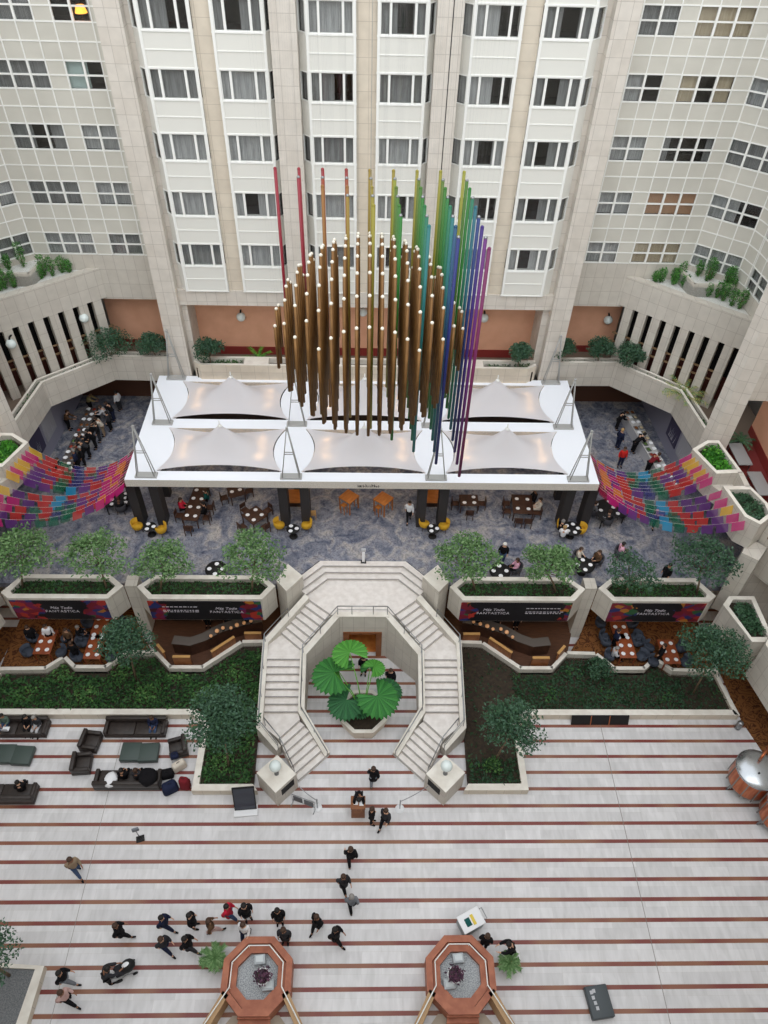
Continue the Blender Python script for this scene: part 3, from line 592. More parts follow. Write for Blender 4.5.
MB().tube([(XC - 1.4, 24.92, 4.68), (XC + 1.4, 24.92, 4.68)], .028).build('top_rail', [metal], t); MB().tube([(XC - 1.4, 24.92, 4.35), (XC + 1.4, 24.92, 4.35)], .016).build('mid_rail', [metal], t)
for k in (-.6, .6): MB().tube([(XC + k, 24.92, 3.9), (XC + k, 24.92, 4.72)], .022).build('post', [metal], t)
# ------------------------------------------------------------------ tented canopy over the terrace
cano = thing('canopy', 'large white canopy roof with six pointed fabric tents over the terrace', 'canopy', (XC, 0, 0))
fas = vary(mat('pebbled_fascia', (226, 219, 210), .8), (186, 178, 168), 30, lo=.42, hi=.58); cwhite = mat('white_painted_roof', (240, 243, 250), .5)
m = MB(); HX, HY = 3.62, 1.95; TX = (-8.4, 0, 8.4); TY = (33.62, 38.42)
ys = [30.9, 31.67, 35.57, 36.47, 40.37, 41.0]
for k in (0, 2, 4): m.box(-13.7, 13.7, ys[k], ys[k + 1], 8.02, 8.55, 1, ) if False else m.prism([(-13.7, ys[k]), (13.7, ys[k]), (13.7, ys[k + 1]), (-13.7, ys[k + 1])], 8.02, 8.55, 1, 0)
for k in (1, 3):
    for a, c in ((-13.7, -12.02), (-4.78, -3.62), (3.62, 4.78), (12.02, 13.7)): m.prism([(a, ys[k]), (c, ys[k]), (c, ys[k + 1]), (a, ys[k + 1])], 8.02, 8.55, 1, 0)
for tx in TX:
    for ty in TY:
        for sd in (-1, 1):     # white lobes reaching into the openings
            arc = [(tx + sd * (HX - .62 * (1 - (q / 8) ** 2)), ty + HY * q / 8) for q in range(-8, 9)]
            m.prism(arc, 8.35, 8.55, 0)
m.build('roof', [cwhite, fas], cano)
def tent_mat():
    mm = bpy.data.materials.new('tent_membrane'); mm.use_nodes = True; N = mm.node_tree.nodes; L = mm.node_tree.links; N.remove(N['Principled BSDF'])
    d = N.new('ShaderNodeBsdfDiffuse'); d.inputs[0].default_value = srgb(232, 230, 234); t = N.new('ShaderNodeBsdfTranslucent'); t.inputs[0].default_value = srgb(236, 232, 228)
    x = N.new('ShaderNodeMixShader'); x.inputs[0].default_value = .3; L.new(d.outputs[0], x.inputs[1]); L.new(t.outputs[0], x.inputs[2]); L.new(x.outputs[0], N['Material Output'].inputs[0]); return mm
tentm = tent_mat(); bulb = mat('warm_spot_lamp', (255, 214, 160), .4, emit=(255, 200, 130), strength=14)
tm = MB(); NN = 28
for j in range(NN + 1):
    for i in range(NN + 1):
        a, b = -1 + 2 * i / NN, -1 + 2 * j / NN
        x = HX * a * (1 - .185 * (1 - b * b) * abs(a)); y = HY * b * (1 - .25 * (1 - a * a) * abs(b))
        r = min(1, math.hypot(a, b)); z = 8.62 + .12 * (1 - abs(a) ** 4) * (1 - abs(b) ** 4) + 1.75 * (1 - r) ** 2.3
        tm.v.append((x, y, z))
tm.f = [[j * (NN + 1) + i, j * (NN + 1) + i + 1, (j + 1) * (NN + 1) + i + 1, (j + 1) * (NN + 1) + i] for j in range(NN) for i in range(NN)]; tm.m = [0] * len(tm.f); tm.sm = [True] * len(tm.f)
tme = tm.mesh('tent_fabric'); tme.materials.append(tentm)
fin = MB().tube([(0, 0, 10.3), (0, 0, 10.75)], [.05, .03], 6).lathe([(.14, 10.34), (.12, 10.4), (.02, 10.46)]).mesh('finial'); fin.materials.append(white)
bl = MB()
for sx in (-1, 1):
    for k in (-1, 0, 1): bl.ball((sx * 2.35 - k * .12 * 0, k * .72, 8.42), .08, n=6)
bl = bl.mesh('spot_lamps'); bl.materials.append(bulb)
for tx in TX:
    for ty in TY:
        o = put('tent_fabric', tme, cano, (tx, ty, 0)); put('finial', fin, o)
        for sx in (-1, 1):
            for k in (-1, 0, 1):
                q = MB().ball((0, 0, 0), .1, n=6).build('spot_lamp', bulb, cano, (tx + sx * 2.2, ty + k * .75, 8.47))
ms = MB(); ms.box(-.62, .62, -.22, .22, 8.55, 8.66)
for x in (-.5, .5):
    for y in (-.15, .15): ms.tube([(x, y, 8.66), (x * .06, y * .3, 12.1)], .032, 5)
for z, w in ((10.3, .28), (10.45, .26)): ms.tube([(-w, 0, z), (w, 0, z)], .03, 5)
ms.box(-.06, .06, -.06, .06, 12.0, 12.25); msm = ms.mesh('mast'); msm.materials.append(metal_g)
for x in (-12.5, -4.2, 4.2, 12.5):
    for y in (31.25, 36.02, 40.7): put('mast', msm, cano, (x, y, 0))
# illegible dark lettering on the fascia
lt = MB(); rr = random.Random(3); x = -.35
while x < .95:
    w = rr.uniform(.05, .12); h = rr.uniform(.1, .3); lt.box(x, x + .03, 30.885, 30.9, 8.12, 8.12 + h); lt.box(x, x + w, 30.885, 30.9, 8.14 + rr.uniform(0, .12), 8.175 + rr.uniform(.0, .12)); x += w + .03
lt.build('fascia_lettering', black, cano)
cdark = mat('charcoal_column', (52, 49, 50), .7)
for px, nm in ((-13.8, 'outer column at the left corner'), (-12.45, 'inner column at the left corner'), (-4.85, 'left column of the left middle pair'), (-3.55, 'right column of the left middle pair'), (3.55, 'left column of the right middle pair'), (4.85, 'right column of the right middle pair'), (12.45, 'inner column at the right corner'), (13.8, 'outer column at the right corner')):
    struct(MB().box(XC + px - .27, XC + px + .27, 31.5, 32.3, 4.1, 8.02), 'column', [cdark], 'charcoal canopy ' + nm, 'column')
struct(MB().box(-13.5, 13.3, 40.7, 41.0, 4.1, 8.0), 'wall_canopy_back', [mat('dark_bar_wall', (48, 38, 34), .7)], 'dark wall under the back of the canopy', 'wall')
for y in (34, 38):
    for px in (-12.7, -4.2, 4.2, 12.7): struct(MB().box(XC + px - .25, XC + px + .25, y, y + .5, 4.1, 8.02), 'column', [cdark], 'charcoal column deep under the canopy', 'column')

# ------------------------------------------------------------------ hanging rod sculpture
gold = vary(mat('antique_gold_rod', (134, 98, 56), .45, .5), (108, 76, 42), 2.0, stretch=(1, 1, .6)); bead = mat('ivory_end_bead', (236, 230, 214), .4); wirem = mat('thin_steel_wire', (150, 150, 150), .5)
wire_me = {}
ORD = ['first', 'second', 'third', 'fourth', 'fifth', 'sixth', 'seventh', 'eighth', 'ninth', 'tenth', 'eleventh', 'twelfth', 'thirteenth', 'fourteenth', 'fifteenth', 'sixteenth', 'seventeenth']
R0 = 4.0
for c in range(-8, 9):
    for j in range(17):
        x, y = c * .475, -4 + j * .8
        if j > 10: continue
        q = 1 - (x * x + y * y) / (R0 * R0)
        if q <= .02: continue
        h = 4.15 * math.sqrt(q); r = thing('gold_rod', 'slim gold rod with an ivory bead hanging in the %s row from the left' % ORD[c + 8], 'hanging rod', (XC + x + .2, 27.0 + y, 20.65), 0, 'gold rods, %s row from the left' % ORD[c + 8])
        MB().tube([(0, 0, -h), (0, 0, h)], .07, 7).build('rod', gold, r); MB().ball((0, 0, h + .03), .075, n=6).build('end_bead', bead, r)
        MB().tube([(0, 0, h), (0, 0, 15.0)], .0012, 3, cap=False).build('hanging_wire', wirem, r)
import colorsys
HUE = {0: (-8, -8), 1: (-6, -8), 2: (-3, 32), 3: (2, 44), 4: (46, 54), 5: (50, 120), 6: (54, 180), 7: (56, 232), 8: (60, 322)}
CN = lambda h: 'red' if h < 8 else 'orange' if h < 38 else 'amber' if h < 48 else 'olive' if h < 66 else 'yellow green' if h < 100 else 'green' if h < 150 else 'teal' if h < 200 else 'blue' if h < 245 else 'violet' if h < 290 else 'plum'
for c in range(9):
    for j in range(c + 1):
        h0, h1 = HUE[c]; h = h0 + (h1 - h0) * (j / max(1, c)); rgb = colorsys.hsv_to_rgb((h % 360) / 360, .66 if h > 20 else .72, .56 if h < 75 else .44)
        mm = mat('rod_paint_%d_%d' % (c, j), tuple(int(255 * v) for v in rgb), .45)
        lab = 'long %s rod, %s from the back in the %s coloured row from the left' % (CN(h), ORD[j], ORD[c])
        r = thing('coloured_rod', lab, 'hanging rod', (XC + (c - 4) * .965 + .18 + .036 * j, 31.0 - j * .83, 21.4), 0, 'coloured hanging rods')
        z0, z1 = -6.2, 4.6
        MB().tube([(0, 0, z0), (0, 0, z1)], .07, 7).build('rod', mm, r); MB().ball((0, 0, z1), .075, n=6).build('end_cap', metal if j % 2 else mm, r)
        MB().tube([(0, 0, z1), (0, 0, 14.6)], .0012, 3, cap=False).build('hanging_wire', wirem, r)

# ------------------------------------------------------------------ paper bunting between canopy and gallery planters
FC = {'maroon': (150, 30, 66), 'magenta': (206, 44, 128), 'pink': (222, 70, 140), 'purple': (112, 60, 138), 'yellow': (232, 186, 60), 'orange': (226, 130, 50), 'red': (206, 58, 52), 'green': (40, 112, 84), 'blue': (50, 160, 206), 'navy': (70, 70, 130)}
for k_, v_ in FC.items():
    mm = bpy.data.materials.new('paper_' + k_); mm.use_nodes = True; N = mm.node_tree.nodes; L = mm.node_tree.links; N.remove(N['Principled BSDF'])
    d = N.new('ShaderNodeBsdfDiffuse'); d.inputs[0].default_value = srgb(*v_); t = N.new('ShaderNodeBsdfTranslucent'); t.inputs[0].default_value = srgb(*v_)
    x = N.new('ShaderNodeMixShader'); x.inputs[0].default_value = .45; L.new(d.outputs[0], x.inputs[1]); L.new(t.outputs[0], x.inputs[2]); tr = N.new('ShaderNodeBsdfTransparent'); x2 = N.new('ShaderNodeMixShader'); x2.inputs[0].default_value = .3; L.new(x.outputs[0], x2.inputs[1]); L.new(tr.outputs[0], x2.inputs[2]); L.new(x2.outputs[0], N['Material Output'].inputs[0]); FC[k_] = mm
SEQ = ['maroon', 'magenta', 'orange', 'magenta', 'purple', 'red', 'purple', 'red', 'green', 'navy', 'blue', 'green', 'red', 'purple', 'red', 'purple', 'magenta', 'yellow', 'magenta']
for s in (1, -1):
    X = (lambda x: x) if s > 0 else mx; nm = 'right' if s > 0 else 'left'
    n = 12
    for k in range(n):
        f = k / (n - 1); p = Vector((X(13.62), 34.2 - 3.2 * f, 8.3)); b = (19.3 + .65 * f / .6, 32.5 - 2.2 * f / .6) if f < .6 else (20.0 + .5 * (f - .6) / .4, 29.6 - 2.6 * (f - .6) / .4)
        q = Vector((X(b[0] - .06), b[1], 9.7)); sag = 1.75 - .25 * f
        at = lambda t: p.lerp(q, t) - Vector((0, 0, 4 * sag * t * (1 - t)))
        t_ = thing('bunting_string', 'string of coloured paper flags %s, %s from the back' % ('right of the canopy' if s > 0 else 'left of the canopy', ORD[k]), 'bunting', p, 0, 'paper bunting, ' + nm)
        MB().tube([at(i / 20) - p for i in range(21)], .006, 4).build('cord', mat('bunting_cord', (220, 214, 200), .8), t_)
        L_ = (q - p).length; nf = int(L_ / .62); g = bpy.data
        for i in range(nf):
            ta, tb = (i + .1) / nf, (i + .9) / nf; a, b2 = at(ta) - p, at(tb) - p; dz = Vector((RND.uniform(-.06, .06), RND.uniform(-.34, -.2), -.4))
            ci = int(ta * len(SEQ)) + 0
            a, b2 = a - Vector((0, 0, .005)), b2 - Vector((0, 0, .005)); mid = (a + b2) / 2
            fm = MB().quad(a, b2, b2 + dz, a + dz)
            fm.build('paper_flag', FC[SEQ[min(len(SEQ) - 1, max(0, ci + RND.choice((0, 0, 0, 1, -1))))]], t_)

# ------------------------------------------------------------------ banners on the terrace planters
def banner_mat(seed, lft, rgt):
    m = mat('printed_banner_%d' % seed, (16, 14, 22), .5); t, N, L, b = nt(m); tc = N.new('ShaderNodeTexCoord')
    mp = N.new('ShaderNodeMapping'); mp.inputs['Location'].default_value = (seed * 5.1, 0, 0); mp.inputs['Scale'].default_value = (1, 1, 1.5); L.new(tc.outputs['Object'], mp.inputs[0])
    v = N.new('ShaderNodeTexVoronoi'); v.inputs['Scale'].default_value = 2.2; L.new(mp.outputs[0], v.inputs['Vector'])
    hs = N.new('ShaderNodeSeparateColor'); L.new(v.outputs['Color'], hs.inputs[0])
    r = N.new('ShaderNodeValToRGB'); r.color_ramp.interpolation = 'CONSTANT'; e = r.color_ramp.elements
    e[0].color = srgb(112, 22, 38); e[1].position = .3; e[1].color = srgb(158, 48, 38)
    for p_, c_ in ((.45, (36, 46, 100)), (.6, (108, 26, 68)), (.74, (44, 86, 52)), (.84, (164, 106, 38)), (.92, (70, 22, 32))): q = e.new(p_); q.color = srgb(*c_)
    L.new(hs.outputs[0], r.inputs[0])
    sx = N.new('ShaderNodeSeparateXYZ'); L.new(tc.outputs['Object'], sx.inputs[0])
    n = N.new('ShaderNodeTexNoise'); n.inputs['Scale'].default_value = 1.6; L.new(tc.outputs['Object'], n.inputs['Vector'])
    def M(op, a, bb):
        x = N.new('ShaderNodeMath'); x.operation = op
        for i, q in enumerate((a, bb)):
            if isinstance(q, (int, float)): x.inputs[i].default_value = q
            elif q is not None: L.new(q, x.inputs[i])
        return x.outputs[0]
    # printed leaves and flowers crowd the two ends of the banner, the middle stays black
    g = M('ADD', M('MULTIPLY', M('SUBTRACT', n.outputs['Fac'], .5), 2.2), sx.outputs[0])
    k = M('MAXIMUM', M('LESS_THAN', g, lft), M('GREATER_THAN', g, rgt))
    x = N.new('ShaderNodeMixRGB'); L.new(k, x.inputs[0]); x.inputs[1].default_value = srgb(14, 12, 20); L.new(r.outputs[0], x.inputs[2]); L.new(x.outputs[0], b.inputs['Base Color']); return m
ink = mat('pale_banner_lettering', (196, 190, 198), .6)
def banner(x0, x1, label, seed, lft, rgt, texts):
    W = x1 - x0; t = thing('banner', label, 'banner', (x0, 25.19, 3.0))
    MB().box(0, W, -.02, 0, 0, 1.72).build('printed_sheet', banner_mat(seed, lft, rgt), t)
    for s_, x, z, sz in texts:
        cu_ = bpy.data.curves.new('lettering', 'FONT'); cu_.body = s_; cu_.size = sz; cu_.align_x = 'CENTER'; cu_.extrude = .004; cu_.space_character = 1.0 if s_[0] == 'M' else 1.15; cu_.materials.append(ink)
        if s_.startswith('M'): cu_.shear = .25
        o = bpy.data.objects.new('lettering_curve', cu_); COL.objects.link(o); dg = bpy.context.evaluated_depsgraph_get(); dg.update()
        lm = bpy.data.meshes.new_from_object(o.evaluated_get(dg), depsgraph=dg); bpy.data.objects.remove(o)
        o = put('lettering', lm, t, (x, -.03, z)); o.rotation_euler = (PI / 2, 0, 0)
TT = lambda x: [('Más Todo', x, .98, .3), ('FANTASTICA', x, .66, .29)]
banner(mx(19.5) , mx(14.2), 'dark flowered banner on the leftmost terrace planter', 1, 1.5, 4.0, TT(2.7))
banner(mx(11.9), mx(5.6), 'dark flowered banner on the planter left of the stair', 2, .9, 5.3, TT(4.3))
banner(5.45, 11.75, 'dark flowered banner on the planter right of the stair', 3, .7, 5.9, TT(1.9))
banner(14.0, 19.4, 'dark flowered banner on the rightmost terrace planter', 4, 1.4, 3.9, TT(2.6))
for nm, x0, w, seed in (('left', mx(10.9), 2.0, 5), ('right', 9.2, 2.0, 6)):
    t = bpy.data.objects['banner.001' if nm == 'left' else 'banner.002']
    ln = MB(); rr = random.Random(seed)
    for z in (1.18, .86, .72):
        x = 0
        while x < w: q = rr.uniform(.05, .2); ln.box(x, x + q, -.034, -.02, z, z + .05); x += q + .07
    ln.build('small_print', ink, t, ((.75 if nm == 'left' else 3.75), 0, 0))
# ------------------------------------------------------------------ people
def skin_mesh(name, J, E, R, subs=1):
    """one continuous surface grown over a joint skeleton"""
    keys = list(J); me = bpy.data.meshes.new('skeleton'); me.from_pydata([J[k] for k in keys], [(keys.index(a), keys.index(b)) for a, b in E], [])
    o = bpy.data.objects.new('skeleton', me); COL.objects.link(o)
    o.modifiers.new('skin', 'SKIN').use_smooth_shade = True
    for i, k in enumerate(keys):
        sv = me.skin_vertices[0].data[i]; r = R[k]; sv.radius = (r, r) if isinstance(r, (int, float)) else r; sv.use_root = (i == 0)
    if subs: sm = o.modifiers.new('sub', 'SUBSURF'); sm.levels = subs; sm.render_levels = subs
    dg = bpy.context.evaluated_depsgraph_get(); dg.update()
    out = bpy.data.meshes.new_from_object(o.evaluated_get(dg), depsgraph=dg); out.name = name
    bpy.data.objects.remove(o); bpy.data.meshes.remove(me); return out
def pose(kind):
    P = dict(pelvis=(0, 0, .95), spine=(0, 0, 1.14), chest=(0, 0, 1.32), neck=(0, .0, 1.49), head=(0, .02, 1.63), top=(0, .01, 1.7))
    for s, n in ((1, 'R'), (-1, 'L')):
        P.update({'sh' + n: (s * .18, 0, 1.42), 'el' + n: (s * .25, -.03, 1.15), 'wr' + n: (s * .25, .08, .9), 'hip' + n: (s * .09, 0, .88), 'kn' + n: (s * .1, .02, .5), 'an' + n: (s * .1, -.02, .09), 'to' + n: (s * .12, .15, .04)})
    def up(**k): P.update(k)
    if kind == 'walk':
        up(knR=(.09, .2, .53), anR=(.09, .32, .13), toR=(.1, .48, .08), knL=(-.09, .0, .5), anL=(-.09, -.27, .15), toL=(-.1, -.14, .04), elR=(.24, -.16, 1.17), wrR=(.23, -.12, .93), elL=(-.24, .05, 1.15), wrL=(-.22, .25, .97))
    if kind in ('reach', 'lean'):
        f = .12 if kind == 'reach' else .26; d = 0 if kind == 'reach' else .07
        up(spine=(0, f * .4, 1.14), chest=(0, f, 1.31 - d), neck=(0, f * 1.6, 1.45 - d), head=(0, f * 2 + .03, 1.57 - d * 1.4), top=(0, f * 2 + .05, 1.64 - d * 1.4))
        for s, n in ((1, 'R'), (-1, 'L')): P['sh' + n] = (s * .18, f * 1.4, 1.4 - d); P['el' + n] = (s * .23, f + .2, 1.15 - d); P['wr' + n] = (s * .15, f + .46, 1.08 - d)
    if kind == 'sit':
        up(pelvis=(0, 0, .55), spine=(0, -.04, .74), chest=(0, -.03, .92), neck=(0, .0, 1.09), head=(0, .04, 1.23), top=(0, .03, 1.3))
        for s, n in ((1, 'R'), (-1, 'L')):
            P['sh' + n] = (s * .18, -.01, 1.02); P['el' + n] = (s * .25, .04, .77); P['wr' + n] = (s * .12, .28, .68); P['hip' + n] = (s * .1, .04, .53); P['kn' + n] = (s * .13, .46, .53); P['an' + n] = (s * .13, .46, .1); P['to' + n] = (s * .14, .62, .04)
    return P
PMESH = {}
def person_meshes(kind):
    if kind in PMESH: return PMESH[kind]
    P = pose(kind); V = {k: Vector(v) for k, v in P.items()}; J = dict(P)
    E = [('pelvis', 'spine'), ('spine', 'chest'), ('chest', 'neck'), ('neck', 'head'), ('head', 'top')]
    R = dict(pelvis=.12, spine=.115, chest=.125, neck=.055, head=.1, top=.075)
    for n in 'RL':
        E += [('chest', 'sh' + n), ('sh' + n, 'el' + n), ('el' + n, 'wr' + n), ('pelvis', 'hip' + n), ('hip' + n, 'kn' + n), ('kn' + n, 'an' + n), ('an' + n, 'to' + n)]
        R.update({'sh' + n: .06, 'el' + n: .042, 'wr' + n: .028, 'hip' + n: .085, 'kn' + n: .055, 'an' + n: .036, 'to' + n: .03})
        d = (V['wr' + n] - V['el' + n]).normalized(); sd = Vector((1, 0, 0)) * (1 if n == 'R' else -1); fw = sd.cross(d); fw = fw if fw.y > 0 or fw.z > 0 else -fw
        J['pa' + n] = tuple(V['wr' + n] + d * .075); E.append(('wr' + n, 'pa' + n)); R['pa' + n] = .03
        for fi, (o, L) in enumerate(((-.03, .07), (-.01, .085), (.012, .08), (.032, .06))):
            a, b = 'f%d%s' % (fi, n), 'g%d%s' % (fi, n)
            J[a] = tuple(V['wr' + n] + d * .11 + fw * o); J[b] = tuple(V['wr' + n] + d * (.11 + L * .8) + fw * o - sd * L * .3); E += [('pa' + n, a), (a, b)]; R[a] = .011; R[b] = .009
        J['th' + n] = tuple(V['wr' + n] + d * .07 + fw * .06 - sd * .02); E.append(('wr' + n, 'th' + n)); R['th' + n] = .011
    body = skin_mesh('body', J, E, R, 1)
    bm = bmesh.new(); bm.from_mesh(body); h = V['head']; c = h + Vector((0, 0, .02))
    for dx, dy, dz, r, k in ((0, .115, -.005, .022, (1, 1, 1.4)), (.1, .0, .0, .028, (.5, 1, 1.4)), (-.1, .0, .0, .028, (.5, 1, 1.4)), (0, .1, -.055, .025, (1.3, .6, .4))):
        bmesh.ops.create_icosphere(bm, subdivisions=1, radius=r, matrix=Matrix.Translation(c + Vector((dx, dy, dz))) @ Matrix.Diagonal((k[0], k[1], k[2], 1)))
    n0 = len(bm.faces)
    for dx in (.038, -.038): bmesh.ops.create_icosphere(bm, subdivisions=1, radius=.014, matrix=Matrix.Translation(c + Vector((dx, .1, .03))))
    bm.faces.ensure_lookup_table()
    for f in bm.faces[n0:]: f.material_index = 1
    for f in bm.faces: f.smooth = True
    bm.to_mesh(body); bm.free()
    JT = {k: P[k] for k in ('spine', 'pelvis', 'chest')}; ET = [('spine', 'pelvis'), ('spine', 'chest')]; RT = dict(spine=.175, pelvis=.18, chest=.19)
    JT['collar'] = tuple(V['chest'].lerp(V['neck'], .7)); ET.append(('chest', 'collar')); RT['collar'] = .085
    for n in 'RL':
        JT['sh' + n] = P['sh' + n]; JT['el' + n] = P['el' + n]; JT['cu' + n] = tuple(V['el' + n].lerp(V['wr' + n], .92)); ET += [('chest', 'sh' + n), ('sh' + n, 'el' + n), ('el' + n, 'cu' + n)]; RT.update({'sh' + n: .1, 'el' + n: .078, 'cu' + n: .058})
    jacket = skin_mesh('jacket', JT, ET, RT, 1)
    JL = dict(pelvis=P['pelvis']); EL = []; RL = dict(pelvis=.14)
    for n in 'RL':
        JL['hip' + n] = P['hip' + n]; JL['kn' + n] = P['kn' + n]; JL['an' + n] = tuple(V['an' + n] + Vector((0, 0, .03))); EL += [('pelvis', 'hip' + n), ('hip' + n, 'kn' + n), ('kn' + n, 'an' + n)]; RL.update({'hip' + n: .12, 'kn' + n: .09, 'an' + n: .068})
    trousers = skin_mesh('trousers', JL, EL, RL, 1); shoes = []
    for n in 'RL':
        a, t = V['an' + n], V['to' + n]; d = (t - a); d.z = 0; d.normalize()
        shoes.append(skin_mesh('shoe', {'a': tuple(a + Vector((0, 0, -.03)) - d * .03), 't': tuple(t + d * .06 + Vector((0, 0, .0)))}, [('a', 't')], {'a': .055, 't': .042}, 1))
    def hair(long):
        m = MB(); hc = V['head'] + Vector((0, -.018, .045)); m.ball(hc, .128, (1, 1.05, 1), n=10)
        vs = []
        if long:
            for i in range(4): m.ball(hc + Vector((0, -.045 - .008 * i, -.08 * i)), .1 - .01 * i, (1.05, .6, 1), n=8)
        return m.mesh('hair')
    # face side of the hair is cut away
    def trim(me):
        bm = bmesh.new(); bm.from_mesh(me); hc = V['head']
        bmesh.ops.delete(bm, geom=[v for v in bm.verts if v.co.y > hc.y + .05 and v.co.z < hc.z + .075], context='VERTS'); bm.to_mesh(me); bm.free(); return me
    co = MB()
    if kind != 'sit':
        b0 = V['pelvis']; prof = [(.17, .22), (.185, .05), (.2, -.15), (.215, -.38), (.20, -.38)]
        co.lathe(prof, tuple(b0), 12)
        for i, v in enumerate(co.v): co.v[i] = (v[0], b0.y + (v[1] - b0.y) * .8, v[2])
    else: co.ball(V['pelvis'] + Vector((0, .18, .03)), .2, (1.05, 1.5, .55), n=10)
    PMESH[kind] = dict(body=body, jacket=jacket, trousers=trousers, shoes=shoes, short=trim(hair(False)), long=trim(hair(True)), coat=co.mesh('coat_skirt'))
    for k_ in ('jacket', 'trousers', 'short', 'long', 'coat'): PMESH[kind][k_].materials.append(black)
    for q in shoes: q.materials.append(black)
    body.materials.append(black); body.materials.append(black); return PMESH[kind]
cloth = lambda n, c: mat('cloth_' + n, c, .9, spec=.15)
CL = {k: cloth(k, v) for k, v in dict(black=(26, 25, 28), charcoal=(52, 52, 56), grey=(120, 124, 130), navy=(36, 42, 66), jeans=(66, 82, 112), tan=(152, 132, 110), white=(232, 232, 234), red=(196, 44, 66), cream=(214, 204, 190), brown=(96, 72, 54), rose=(200, 166, 160), pink=(232, 178, 200), green=(90, 108, 98), maroon=(120, 36, 44), scarlet=(206, 48, 44), lightgrey=(190, 190, 194), yellow=(226, 200, 90), khaki=(150, 138, 100), teal=(30, 84, 80)).items()}
HAIRM = {k: mat('hair_' + k, v, .6) for k, v in dict(black=(26, 22, 20), brown=(66, 46, 34), grey=(140, 136, 132), blond=(170, 138, 92), white=(222, 220, 214)).items()}
SKIN = [mat('skin_a', (214, 168, 140), .6), mat('skin_b', (190, 142, 112), .6), mat('skin_c', (150, 106, 80), .6)]; eye = mat('dark_eye', (30, 24, 22), .3)
def person(xy, z, rz, kind, top, bottom, hair='black', label='', group=None, long=False, coat=False, scale=1.0, shoe='black', cat='person'):
    M = person_meshes(kind); r = thing('person', label, cat, (xy[0], xy[1], z), rz, group); r.scale = (scale,) * 3
    put('body', M['body'], r, mats=[RND.choice(SKIN), eye]); put('hair', M['long' if long else 'short'], r, mats=[HAIRM[hair]])
    put('coat' if coat else 'jacket', M['jacket'], r, mats=[CL[top]]); put('trousers', M['trousers'], r, mats=[CL[bottom]])
    if coat: put('coat_skirt', M['coat'], r, mats=[CL[top]])
    for q in M['shoes']: put('shoe', q, r, mats=[CL[shoe]])
    return r
D = math.radians
